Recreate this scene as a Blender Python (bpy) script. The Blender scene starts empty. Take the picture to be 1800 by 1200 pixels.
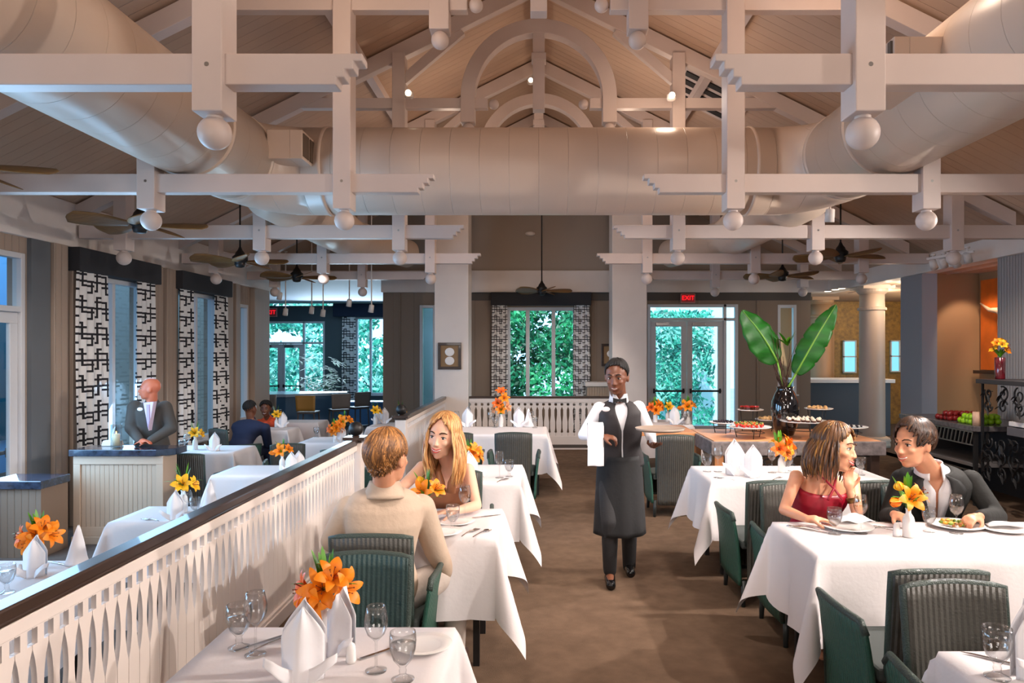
import bpy, math, random
from math import sin, cos, pi, sqrt, radians
from mathutils import Vector, Matrix, noise
random.seed(7)
SC = bpy.context.scene
COL = SC.collection
# ---------------------------------------------------------------- camera, world, light, exposure
CAMZ = 1.78; FPX = 1250.0
cam = bpy.data.cameras.new('camera'); co = bpy.data.objects.new('camera', cam); COL.objects.link(co)
cam.sensor_width = 36; cam.lens = FPX/1800*36; cam.clip_end = 200
cam.shift_x = -47/1800; cam.shift_y = 18/1800
co.location = (0, 0, CAMZ); co.rotation_euler = (pi/2, 0, 0); SC.camera = co
SC.view_settings.view_transform = 'Standard'; SC.view_settings.look = 'None'
SC.view_settings.exposure = 0.0; SC.view_settings.gamma = 1
SC.view_settings.use_curve_mapping = False
w = bpy.data.worlds.new('sky'); SC.world = w; w.use_nodes = True
nt = w.node_tree; nt.nodes.clear()
bg = nt.nodes.new('ShaderNodeBackground'); wo = nt.nodes.new('ShaderNodeOutputWorld')
bg.inputs[0].default_value = (0.40, 0.70, 0.95, 1); bg.inputs[1].default_value = 3.0
nt.links.new(bg.outputs[0], wo.inputs[0])

def look(o, target):
    d = Vector(target) - o.location
    o.rotation_euler = d.to_track_quat('-Z', 'Y').to_euler()
def area(name, loc, target, sx, sy, power, color):
    l = bpy.data.lights.new(name, 'AREA'); l.shape = 'RECTANGLE'; l.size = sx; l.size_y = sy
    l.energy = power; l.color = color
    o = bpy.data.objects.new(name, l); COL.objects.link(o); o.location = loc; look(o, target); return o
def spot(name, loc, target, power, color, angle=70, blend=.5, r=.05):
    l = bpy.data.lights.new(name, 'SPOT'); l.energy = power; l.color = color
    l.spot_size = radians(angle); l.spot_blend = blend; l.shadow_soft_size = r
    o = bpy.data.objects.new(name, l); COL.objects.link(o); o.location = loc; look(o, target); return o
def point(name, loc, power, color, r=.1):
    l = bpy.data.lights.new(name, 'POINT'); l.energy = power; l.color = color; l.shadow_soft_size = r
    o = bpy.data.objects.new(name, l); COL.objects.link(o); o.location = loc; return o
sl = bpy.data.lights.new('sun', 'SUN'); sl.energy = 5.0; sl.angle = .02; sl.color = (1, .97, .9)
so = bpy.data.objects.new('sun', sl); COL.objects.link(so); so.rotation_euler = (radians(38), 0, radians(-14))
WARM = (1, .74, .56); NEUT = (1, .90, .84); COOL = (.36, .66, 1)
# added soft fill from behind the camera; the wall there has no window
area('front_fill_light', (3.6, -2.6, 2.9), (-.6, 5.5, .6), 2.2, 1.6, 115, NEUT)
area('front_fill_light', (-2.6, -2.8, 2.7), (1.2, 6, .9), 2.2, 1.6, 85, NEUT)
# blue daylight through the left glazing
area('left_window_light', (-5.25, 9.2, 1.6), (-2.5, 9.2, .2), 1.2, 2.2, 85, COOL)
area('left_window_light', (-5.25, 6.4, 1.5), (-2.5, 5.6, .2), 1.8, 2.2, 150, COOL)
area('left_window_light', (-5.25, 3.2, 1.5), (-2.6, 3.3, .2), 2.2, 2.2, 130, COOL)
area('bar_window_light', (-5.6, 21.2, 1.8), (-5, 12, 1.0), 3.0, 2.4, 230, (.62, .84, 1))
spot('right_key_light', (5.7, 2.6, 2.95), (-1.2, 5.2, .3), 480, NEUT, 95, .5, .10)
spot('right_key_light', (5.7, 6.4, 2.95), (.4, 8.2, .2), 420, NEUT, 95, .5, .10)
for a_, b_, p_ in (((2.0, 1.2, 3.05), (.35, 3.5, 0), 60), ((2.4, 3.2, 3.05), (.75, 4.9, 0), 90), ((1.0, 5.6, 3.05), (.3, 7.2, 0), 90)):
    spot('aisle_fill_spot', a_, b_, p_, NEUT, 38, .08, .02)  # added narrow spots, no fixture, for pools of light on the aisle carpet
for a_, b_, p_ in (((3.5, 4.85, 2.95), (.2, 4.5, 0), 430), ((3.4, 2.5, 2.95), (.2, 3.0, 0), 420), ((3.4, 7.0, 2.95), (.2, 7.4, 0), 380)):
    spot('side_spot', a_, b_, p_, NEUT, 76, .25, .03)
for a_, b_, p_ in (((.9, 1.0, 3.0), (2.1, 4.4, 1.05), 75), ((-.3, 1.3, 3.0), (-.65, 4.5, 1.1), 60), ((.1, 2.2, 3.0), (.6, 5.4, 1.4), 70)):
    spot('face_fill_spot', a_, b_, p_, NEUT, 40, .6, .05)  # added spots, no fixture, to brighten the faces of diners and waiter
spot('console_fill_spot', (4.3, 6.6, 3.0), (5.9, 7.9, 1.0), 190, NEUT, 80, .6)  # added spot, no fixture, to brighten the scroll console
spot('niche_light', (6.65, 10.5, 2.95), (6.75, 11.3, 1.9), 45, WARM, 60, .5)
spot('niche_light', (6.4, 9.9, 2.95), (7.2, 10.3, 2.0), 60, WARM, 80, .5)
point('alcove_lamp', (8.6, 15.0, 2.7), 60, (1, .74, .4))
point('alcove_lamp', (6.6, 12.6, 2.8), 30, (1, .8, .6))
point('alcove_lamp', (7.0, 14.4, 2.7), 30, (1, .8, .6))
# warm lamps among the roof timbers
for x, y, p in ((-1.3, 5.0, 16), (2.4, 5.0, 22), (-1.2, 9.6, 16), (1.2, 9.6, 22), (1.4, 7.6, 14), (0, 11.8, 16), (-1.9, 2.4, 20), (2.0, 2.4, 26)):
    point('roof_lamp', (x, y, 4.45), p, WARM, .12)
for x, y, tx, ty, p in ((2.3, 3.6, 2.0, 4.6, 70), (-.5, 2.6, -.7, 4.6, 110), (.3, 4.0, .7, 5.6, 130), (2.2, 5.2, 2.1, 6.2, 60), (-.4, 5.0, -.6, 6.2, 90),
                        (-.3, 8.7, -.5, 9.6, 110), (2.6, 6.6, 2.8, 8.3, 120), (-4.2, 5.6, -4.6, 7.9, 90), (1.3, 8.6, 1.7, 9.6, 90), (.2, 10.9, .1, 13.2, 110), (-3.2, 10.4, -4.0, 11.6, 70)):
    spot('track_lamp_light', (x, y, 3.05), (tx, ty, .7), p, NEUT, 80, .6, .06)

def P(px, py, D):
    "world point seen at a pixel of the 1800x1200 photograph at distance D"
    return Vector(((px-947)*D/FPX, D, CAMZ-(py-618)*D/FPX))
def G(px, py, z):
    D = (CAMZ-z)*FPX/(py-618)
    return Vector(((px-947)*D/FPX, D, z))

# ---------------------------------------------------------------- mesh helpers
class MB:
    def __init__(s): s.v = []; s.f = []; s.m = []; s.cm = 0
    def add(s, vs, fs, m=None):
        b = len(s.v); s.v += [tuple(p) for p in vs]
        for q in fs: s.f.append([b+i for i in q]); s.m.append(s.cm if m is None else m)
    def box(s, x0, x1, y0, y1, z0, z1, m=None):
        s.add([(x, y, z) for z in (z0, z1) for y in (y0, y1) for x in (x0, x1)],
              [(0, 2, 3, 1), (4, 5, 7, 6), (0, 1, 5, 4), (2, 6, 7, 3), (0, 4, 6, 2), (1, 3, 7, 5)], m)
    def obox(s, c, size, R, m=None):
        h = Vector(size)*.5; c = Vector(c)
        vs = [c + R @ Vector((x*h.x, y*h.y, z*h.z)) for z in (-1, 1) for y in (-1, 1) for x in (-1, 1)]
        s.add(vs, [(0, 2, 3, 1), (4, 5, 7, 6), (0, 1, 5, 4), (2, 6, 7, 3), (0, 4, 6, 2), (1, 3, 7, 5)], m)
    def bar(s, p0, p1, w, h, m=None):
        p0 = Vector(p0); p1 = Vector(p1); d = p1-p0
        R = d.to_track_quat('X', 'Z').to_matrix()
        s.obox((p0+p1)/2, (d.length, w, h), R, m)
    def tube(s, pts, rad, n=10, caps=True, m=None):
        pts = [Vector(p) for p in pts]
        if not hasattr(rad, '__len__'): rad = [rad]*len(pts)
        vs = []; up = None
        for i, p in enumerate(pts):
            t = (pts[min(i+1, len(pts)-1)] - pts[max(i-1, 0)])
            t = t.normalized() if t.length > 1e-9 else Vector((0, 0, 1))
            if up is None: up = Vector((0, 0, 1)) if abs(t.z) < .9 else Vector((1, 0, 0))
            u = (up - t*up.dot(t))
            u = u.normalized() if u.length > 1e-6 else t.orthogonal().normalized()
            up = u; q = t.cross(u)
            for k in range(n):
                a = 2*pi*k/n; vs.append(p + (u*cos(a)+q*sin(a))*rad[i])
        fs = [(i*n+k, i*n+(k+1) % n, (i+1)*n+(k+1) % n, (i+1)*n+k) for i in range(len(pts)-1) for k in range(n)]
        if caps: fs += [tuple(range(n-1, -1, -1)), tuple((len(pts)-1)*n+k for k in range(n))]
        s.add(vs, fs, m)
    def lathe(s, prof, c=(0, 0, 0), n=24, m=None, sx=1, sy=1):
        vs = []
        for r, z in prof:
            for k in range(n):
                a = 2*pi*k/n; vs.append((c[0]+r*cos(a)*sx, c[1]+r*sin(a)*sy, c[2]+z))
        fs = [(i*n+k, i*n+(k+1) % n, (i+1)*n+(k+1) % n, (i+1)*n+k) for i in range(len(prof)-1) for k in range(n)]
        if prof[0][0] > 1e-4: fs.append(tuple(range(n-1, -1, -1)))
        if prof[-1][0] > 1e-4: fs.append(tuple((len(prof)-1)*n+k for k in range(n)))
        s.add(vs, fs, m)
    def ell(s, c, r, R=None, nu=12, nv=8, m=None):
        c = Vector(c); r = r if hasattr(r, '__len__') else (r, r, r)
        vs = []
        for j in range(nv+1):
            t = pi*j/nv
            for i in range(nu):
                a = 2*pi*i/nu
                v = Vector((r[0]*sin(t)*cos(a), r[1]*sin(t)*sin(a), r[2]*cos(t)))
                vs.append(c + (R @ v if R else v))
        s.add(vs, [(j*nu+i, (j+1)*nu+i, (j+1)*nu+(i+1) % nu, j*nu+(i+1) % nu) for j in range(nv) for i in range(nu)], m)
    def prism(s, poly, a0, a1, axis='y', m=None):
        "poly in the plane across the axis: y -> (x,z), x -> (y,z), z -> (x,y)"
        f = {'y': lambda p, a: (p[0], a, p[1]), 'x': lambda p, a: (a, p[0], p[1]), 'z': lambda p, a: (p[0], p[1], a)}[axis]
        n = len(poly)
        s.add([f(p, a) for a in (a0, a1) for p in poly],
              [tuple(range(n)), tuple(range(2*n-1, n-1, -1))] + [(i, i+n, (i+1) % n+n, (i+1) % n) for i in range(n)], m)
    def grid(s, fn, nu, nv, m=None, closed=False):
        vs = [fn(i/nu, j/nv) for j in range(nv+1) for i in range(nu+(0 if closed else 1))]
        w_ = nu if closed else nu+1
        s.add(vs, [(j*w_+i, j*w_+(i+1) % w_, (j+1)*w_+(i+1) % w_, (j+1)*w_+i) for j in range(nv) for i in range(nu)], m)
    def build(s, name, mats, parent=None, smooth=False, bevel=0, solid=0, merge=False, fixn=True, loc=None):
        me = bpy.data.meshes.new(name)
        off = Vector((0, 0, 0))
        if parent is None and s.v and loc is None:
            xs = [p[0] for p in s.v]; ys = [p[1] for p in s.v]; zs = [p[2] for p in s.v]
            off = Vector(((min(xs)+max(xs))/2, (min(ys)+max(ys))/2, min(zs)))
        me.from_pydata([(p[0]-off.x, p[1]-off.y, p[2]-off.z) for p in s.v], [], s.f)
        if not isinstance(mats, (list, tuple)): mats = [mats]
        for m in mats: me.materials.append(m)
        me.polygons.foreach_set('material_index', s.m)
        if smooth: me.polygons.foreach_set('use_smooth', [True]*len(s.f))
        if fixn or merge:
            import bmesh
            bm = bmesh.new(); bm.from_mesh(me)
            if merge: bmesh.ops.remove_doubles(bm, verts=bm.verts, dist=1e-5)
            bmesh.ops.recalc_face_normals(bm, faces=bm.faces)
            bm.to_mesh(me); bm.free()
        me.update()
        o = bpy.data.objects.new(name, me); COL.objects.link(o)
        if parent is None: o.location = off if loc is None else loc
        else: o.parent = parent
        if solid:
            md = o.modifiers.new('solid', 'SOLIDIFY'); md.thickness = solid; md.offset = 0
        if bevel:
            md = o.modifiers.new('bevel', 'BEVEL'); md.width = bevel; md.segments = 2; md.limit_method = 'ANGLE'; md.angle_limit = radians(50)
            md.use_clamp_overlap = True
        return o
def thing(name, label, cat, loc=(0, 0, 0), rz=0, group=None):
    o = bpy.data.objects.new(name, None); COL.objects.link(o); o.empty_display_size = .1
    o.location = loc; o.rotation_euler = (0, 0, rz); o['label'] = label; o['category'] = cat
    if group: o['group'] = group
    return o
def tag(o, label, cat, group=None, kind=None):
    o['label'] = label; o['category'] = cat
    if group: o['group'] = group
    if kind: o['kind'] = kind
    return o
def struct(o): o['kind'] = 'structure'; return o
def kids(o): return [c for c in COL.objects if c.parent == o]
_kidcache = {}
def dup(root, loc, rz=0, label=None, group=None, scale=None, seen=None):
    if root.name not in _kidcache: _kidcache[root.name] = [(c, kids(c)) for c in kids(root)]
    r = root.copy(); COL.objects.link(r); r.location = loc; r.rotation_euler = (0, 0, rz)
    if scale: r.scale = (scale,)*3 if not hasattr(scale, '__len__') else scale
    if label: r['label'] = label
    if group: r['group'] = group
    for c, gs in _kidcache[root.name]:
        d = c.copy(); COL.objects.link(d); d.parent = r
        for g in gs:
            e = g.copy(); COL.objects.link(e); e.parent = d
    return r
# a stock item: the first placing moves the original, later ones copy it
_used = set()
def place(root, loc, rz, label, group=None, scale=None):
    if root.name in _used: return dup(root, loc, rz, label, group, scale)
    _kidcache.setdefault(root.name, [(c, kids(c)) for c in kids(root)])
    _used.add(root.name); root.location = loc; root.rotation_euler = (0, 0, rz)
    if scale: root.scale = (scale,)*3 if not hasattr(scale, '__len__') else scale
    root['label'] = label
    if group: root['group'] = group
    return root

# ---------------------------------------------------------------- materials
def lin(c):
    def f(x):
        x /= 255.0
        return x/12.92 if x <= .04045 else ((x+.055)/1.055)**2.4
    return (f(c[0]), f(c[1]), f(c[2]), 1)
def sock(b, *names):
    for n in names:
        if n in b.inputs: return b.inputs[n]
def mat(name, rgb, rough=.5, metal=0, var=None, bump=None, bands=None, spec=None, sss=0, emit=None, coat=0):
    """var=(scale, amount, stretch) noise in the colour; bump=(scale, strength); bands=(axis, period, width, depth) grooves"""
    m = bpy.data.materials.new(name); m.use_nodes = True; t = m.node_tree; N = t.nodes; L = t.links
    b = N['Principled BSDF']; b.inputs['Base Color'].default_value = lin(rgb)
    b.inputs['Roughness'].default_value = rough; b.inputs['Metallic'].default_value = metal
    if spec is not None: sock(b, 'Specular IOR Level').default_value = spec
    if coat: sock(b, 'Coat Weight').default_value = coat
    if sss:
        sock(b, 'Subsurface Weight').default_value = sss; sock(b, 'Subsurface Scale').default_value = .01
    if emit: sock(b, 'Emission Color').default_value = lin(rgb); sock(b, 'Emission Strength').default_value = emit
    tc = None
    def coords(st=None):
        nonlocal tc
        if tc is None: tc = N.new('ShaderNodeTexCoord')
        if st:
            mp = N.new('ShaderNodeMapping'); mp.inputs['Scale'].default_value = st
            L.new(tc.outputs['Object'], mp.inputs[0]); return mp.outputs[0]
        return tc.outputs['Object']
    col = None
    if var:
        n = N.new('ShaderNodeTexNoise'); n.inputs['Scale'].default_value = var[0]; n.inputs['Detail'].default_value = 5
        L.new(coords(var[2] if len(var) > 2 else None), n.inputs['Vector'])
        r = N.new('ShaderNodeValToRGB'); k = var[1]; c = lin(rgb)
        r.color_ramp.elements[0].position = .3; r.color_ramp.elements[1].position = .7
        r.color_ramp.elements[0].color = (c[0]*(1-k), c[1]*(1-k), c[2]*(1-k), 1)
        r.color_ramp.elements[1].color = (min(1, c[0]*(1+k)), min(1, c[1]*(1+k)), min(1, c[2]*(1+k)), 1)
        L.new(n.outputs[0], r.inputs[0]); L.new(r.outputs[0], b.inputs['Base Color']); col = r
    h = None
    if bands:
        ax, per, wid, dep = bands
        sp = N.new('ShaderNodeSeparateXYZ'); L.new(coords(), sp.inputs[0])
        q = N.new('ShaderNodeMath'); q.operation = 'MULTIPLY'; q.inputs[1].default_value = 1/per; L.new(sp.outputs['XYZ'.index(ax.upper())], q.inputs[0])
        fr = N.new('ShaderNodeMath'); fr.operation = 'PINGPONG'; fr.inputs[1].default_value = .5; L.new(q.outputs[0], fr.inputs[0])
        mr = N.new('ShaderNodeMapRange'); mr.inputs['From Min'].default_value = 0; mr.inputs['From Max'].default_value = wid; L.new(fr.outputs[0], mr.inputs['Value'])
        bp = N.new('ShaderNodeBump'); bp.inputs['Strength'].default_value = 1; bp.inputs['Distance'].default_value = dep
        L.new(mr.outputs[0], bp.inputs['Height']); L.new(bp.outputs[0], b.inputs['Normal']); h = bp
    if bump:
        n = N.new('ShaderNodeTexNoise'); n.inputs['Scale'].default_value = bump[0]; n.inputs['Detail'].default_value = 4
        L.new(coords(), n.inputs['Vector'])
        bp = N.new('ShaderNodeBump'); bp.inputs['Strength'].default_value = bump[1]; bp.inputs['Distance'].default_value = .01
        L.new(n.outputs[0], bp.inputs['Height'])
        if h: L.new(h.outputs[0], bp.inputs['Normal'])
        L.new(bp.outputs[0], b.inputs['Normal'])
    return m
def glassy(name, tint=(1, 1, 1), gloss=.08, edge=1.0, fk=.45):
    m = bpy.data.materials.new(name); m.use_nodes = True; t = m.node_tree; N = t.nodes; L = t.links; N.clear()
    o = N.new('ShaderNodeOutputMaterial'); mx = N.new('ShaderNodeMixShader'); a = N.new('ShaderNodeBsdfTransparent'); g = N.new('ShaderNodeBsdfGlossy')
    fr = N.new('ShaderNodeLayerWeight'); fr.inputs[0].default_value = .25
    rp = N.new('ShaderNodeValToRGB'); rp.color_ramp.elements[0].position = .35; rp.color_ramp.elements[0].color = (*tint, 1); rp.color_ramp.elements[1].position = 1; rp.color_ramp.elements[1].color = (tint[0]*edge, tint[1]*edge, tint[2]*edge, 1)
    L.new(fr.outputs['Facing'], rp.inputs[0]); L.new(rp.outputs[0], a.inputs[0])
    ad = N.new('ShaderNodeMath'); ad.operation = 'MULTIPLY_ADD'; ad.inputs[1].default_value = fk; ad.inputs[2].default_value = gloss
    a.inputs[0].default_value = (*tint, 1); g.inputs['Roughness'].default_value = .03
    L.new(fr.outputs['Facing'], ad.inputs[0])
    L.new(ad.outputs[0], mx.inputs[0]); L.new(a.outputs[0], mx.inputs[1]); L.new(g.outputs[0], mx.inputs[2]); L.new(mx.outputs[0], o.inputs[0])
    return m
M = {}
M['white'] = mat('white paint', (232, 222, 214), .45, var=(3, .03))
M['timber'] = mat('white timber paint', (212, 196, 188), .45, var=(2.5, .04))
M['roof'] = mat('painted roof boards', (196, 166, 142), .7, bands=('y', .14, .04, .006), var=(1.2, .05))
M['duct'] = mat('duct paint', (212, 190, 172), .35, bands=('x', .3, .012, .004))
M['ducty'] = mat('duct paint long', (208, 188, 170), .35, bands=('y', .3, .012, .004))
M['taupe'] = mat('taupe wall paint', (142, 122, 104), .6, bands=('x', .42, .012, .004))
M['taupey'] = mat('taupe side wall paint', (168, 148, 132), .6, bands=('y', .10, .06, .008))
M['darktaupe'] = mat('dark taupe trim paint', (84, 76, 70), .6)
M['slate'] = mat('slate valance fabric', (44, 44, 48), .8)
M['carpet'] = mat('brown carpet', (104, 84, 68), .95, var=(9, .16), bump=(260, .5), spec=.1)
M['carpet2'] = mat('grey carpet', (92, 80, 74), .95, var=(9, .15), bump=(260, .5), spec=.1)
M['frame'] = mat('window frame paint', (214, 214, 216), .4)
M['pane'] = glassy('window glass', (.93, .98, 1), .02, 1, .10)
M['darkwood'] = mat('dark stained wood', (62, 46, 38), .3, var=(6, .3, (1, .12, 1)), coat=.3)
M['picket'] = mat('picket paint', (236, 222, 212), .45, var=(3, .03))
# ---------------------------------------------------------------- the room
XL, XR, YB, YF = -5.5, 6.0, 14.7, -3.5
LF = -.25                       # the floor left of the partition lies lower
def roofz(x): return 6.25-.5*abs(x)
def pierced(name, axis, pos, th, u0, u1, z0, z1, holes, m):
    mb = MB(); us = sorted({u0, u1, *[h[0] for h in holes], *[h[1] for h in holes]})
    for a, b in zip(us, us[1:]):
        if b-a < 1e-6: continue
        mid = (a+b)/2; hs = sorted([(h[2], h[3]) for h in holes if h[0] < mid < h[1]])
        z = z0
        for h0, h1 in hs+[(z1, z1)]:
            if h0 > z+1e-6:
                if axis == 'y': mb.box(pos, pos+th, a, b, z, h0)
                else: mb.box(a, b, pos, pos+th, z, h0)
            z = h1
    return struct(mb.build(name, m))
mb = MB(); mb.box(-1.72, XR+.2, YF, YB, -.4, 0); struct(mb.build('floor', M['carpet']))
mb = MB(); mb.box(-12, -1.72, YF, 23, -.5, LF); struct(mb.build('floor', M['carpet2']))
mb = MB(); mb.box(XR, 12, 8.5, 20, -.4, 0); mb.box(5.6, XR, YB, 20, -.4, 0); struct(mb.build('floor', M['carpet2']))
# walls
Lholes = [(5.55, 7.62, LF, 2.83), (8.5, 9.9, .35, 2.72), (10.75, 12.1, .35, 2.72), (12.95, 13.45, .5, 2.66)]
pierced('wall_left', 'y', XL-.2, .2, YF, 14.35, LF-.1, 3.0, Lholes, M['taupey'])
Bholes = [(-2.45, -2.12, .3, 2.74), (-.66, .78, .75, 2.70), (2.25, 4.12, 0, 2.76), (4.94, 5.33, .9, 2.75)]
pierced('wall_back', 'x', YB, .2, -3.22, 5.62, -.4, 3.0, Bholes, M['taupe'])
mb = MB()
mb.prism([(XL-.2, 3.4), (XR+.2, 3.4), (XR+.2, roofz(XR+.2)), (0, 6.25), (XL-.2, roofz(XL-.2))], YB, YB+.2)
struct(mb.build('wall_gable', mat('gable paint', (170, 156, 142), .7)))
mb = MB(); mb.box(-3.24, XR+.2, YB-.1, YB+.2, 3.0, 3.45); mb.box(XL-.2, -3.24, YB-.1, YB+.2, 3.3, 3.45)
mb.box(XL-.2, XL+.06, YF, YB-.1, 3.0, 3.52)
struct(mb.build('trim_1', M['white'], bevel=.01))
mb = MB(); mb.box(XR-.06, XR+.2, YF, YB-.1, 3.0, 3.3)
struct(mb.build('trim_2', M['white'], bevel=.01))
struct((lambda b: (b.box(XR, XR+.2, YF, 9.3, 0, 3.0), b)[1])(MB()).build('wall_right', mat('grey beadboard', (160, 154, 152), .55, bands=('y', .055, .12, .012))))
mb = MB(); mb.box(XR-.03, XR, YF, 9.3, 0, .13); struct(mb.build('baseboard_right', M['white'], bevel=.006))
# the wall behind the camera
pierced('wall_front', 'x', YF-.2, .2, -12, XR+.2, -.4, 6.4, [], M['taupe'])
# right niche and alcove
mb = MB(); mb.box(XR-.02, XR+.22, 11.1, 11.75, 0, 3.0); struct(mb.build('wall_pier', mat('grey pier paint', (152, 150, 154), .6)))
M['tan'] = mat('tan niche paint', (168, 130, 92), .7)
mb = MB(); mb.box(XR+.22, 7.3, 11.3, 11.45, 0, 3.1); mb.box(7.0, 7.15, 8.0, 11.3, 0, 3.1); struct(mb.build('wall_niche', M['tan']))
M['gold'] = mat('gold patterned wallpaper', (150, 108, 38), .45, var=(14, .35), metal=.1)
mb = MB(); mb.box(6.9, 12, 17.6, 17.8, 0, 3.2); mb.box(11, 11.2, 11.75, 17.6, 0, 3.2); struct(mb.build('wall_alcove', M['gold']))
mb = MB(); mb.box(5.62, 6.9, 16.6, 16.8, 0, 3.2); struct(mb.build('wall_alcove_taupe', M['tan']))
mb = MB(); mb.box(XR+.05, 11.2, 8.0, 18, 3.02, 3.1); mb.box(5.5, XR+.05, YB+.2, 18, 3.02, 3.1); struct(mb.build('ceiling_alcove', M['roof']))
# bar room beyond the left part
M['blueg'] = mat('bar room wall paint', (76, 90, 96), .6)
bh = [(-8.7, -6.62, LF, 2.72), (-5.66, -4.75, .45, 2.85)]
pierced('wall_bar', 'x', 22, .2, -12, -3.0, LF, 3.2, bh, M['blueg'])
mb = MB(); mb.box(-12.2, -12, 14, 22, LF, 3.2); mb.box(-3.1, -2.9, YB+.2, 22, LF, 3.2); struct(mb.build('wall_bar_side', M['blueg']))
mb = MB(); mb.box(-12, -2.9, YB-.4, 22.2, 3.28, 3.4); struct(mb.build('ceiling_bar', mat('bar ceiling paint', (190, 192, 204), .7)))
mb = MB(); mb.box(-12, XL-.2, 14.2, 14.35, LF, 3.3); struct(mb.build('wall_bar_near', M['blueg']))
# roof slopes
mb = MB()
for s in (-1, 1):
    e = 6.5
    mb.prism([(0, 6.25), (s*e, roofz(e)), (s*e, roofz(e)+.12), (0, 6.4)], YF-.2, YB+.2)
struct(mb.build('ceiling', M['roof']))
# left wall pilasters
for i, (y0, y1) in enumerate(((7.95, 8.18), (8.26, 8.44), (9.98, 10.25), (10.36, 10.68), (12.3, 12.6), (12.72, 12.9), (13.55, 14.3))):
    mb = MB(); mb.box(XL, XL+.09, y0, y1, LF, 3.0); struct(mb.build('trim_%d' % (i+3), M['taupey'], bevel=.008))
mb = MB(); mb.box(XL, XL+.05, 7.64, 7.94, LF, 3.0); struct(mb.build('trim_10', mat('grey reveal paint', (104, 108, 112), .6)))
mb = MB(); mb.box(XL, XL+.06, 14.3, 14.37, LF, 3.0); struct(mb.build('trim_11', mat('dark edge trim', (40, 34, 30), .6)))
for i, x in enumerate((-2.9, -1.0, 1.1, 1.9, 4.5)):
    mb = MB(); mb.box(x, x+.05, YB-.02, YB, 0, 3.0); struct(mb.build('trim_%d' % (12+i), M['taupe'], bevel=.004))
mb = MB(); mb.box(-2.0, 5.62, YB-.025, YB, 2.84, 3.0); struct(mb.build('trim_17', M['darktaupe']))
# ---------------------------------------------------------------- windows and doors
def window(n, axis, pos, u0, u1, z0, z1, mull=(), rails=(), fw=.06, sill=True):
    "a framed window; mull = fractions for upright bars, rails = heights"
    r = bpy.data.objects.new('window_%d' % n, None); COL.objects.link(r); struct(r)
    c = ((u0+u1)/2); r.location = (pos, c, z0) if axis == 'y' else (c, pos, z0)
    H = z1-z0; Wd = u1-u0; f = MB(); g = MB()
    def bx(mb, a, b, d0, d1, za, zb):
        if axis == 'y': mb.box(d0, d1, a, b, za, zb)
        else: mb.box(a, b, d0, d1, za, zb)
    a, b = -Wd/2, Wd/2
    bx(f, a, a+fw, -.09, .03, 0, H); bx(f, b-fw, b, -.09, .03, 0, H)
    bx(f, a+fw, b-fw, -.09, .03, H-fw, H); bx(f, a+fw, b-fw, -.09, .03, 0, fw)
    for q in mull: bx(f, a+q*Wd-fw*.55, a+q*Wd+fw*.55, -.085, .025, fw, H-fw)
    for z in rails: bx(f, a+fw, b-fw, -.08, .02, z-z0-fw*.45, z-z0+fw*.45)
    f.build('window_frame', M['frame'], r, bevel=.006)
    bx(g, a+fw, b-fw, -.035, -.03, fw, H-fw); g.build('pane', M['pane'], r)
    if sill:
        s = MB(); bx(s, a-.03, b+.03, -.02, .09, -.03, 0); s.build('window_sill', M['frame'], r, bevel=.005)
    return r
def flip(o): o.rotation_euler = (0, 0, pi); return o
flip(window(1, 'y', XL-.02, 8.5, 9.9, .35, 2.72, (.5,)))
flip(window(2, 'y', XL-.02, 10.75, 12.1, .35, 2.72, (.5,)))
flip(window(3, 'y', XL-.02, 12.95, 13.45, .5, 2.66))
for o in COL.objects:
    if o.name in ('window_1', 'window_2', 'window_3'): o.rotation_euler = (0, 0, 0)
window(4, 'x', YB+.02, -2.45, -2.12, .3, 2.74)
flip(window(5, 'x', YB+.03, -.66, .78, .75, 2.70, (.33, .7), fw=.07))
flip(window(6, 'x', YB+.03, 4.94, 5.33, .9, 2.75))
flip(window(7, 'x', 22.02, -5.66, -4.75, .45, 2.85, (.5,)))
M['steel'] = mat('brushed steel', (170, 168, 165), .3, metal=1)
M['chrome'] = mat('chrome', (215, 215, 215), .12, metal=1)
M['black'] = mat('black metal', (24, 22, 22), .45)
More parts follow.
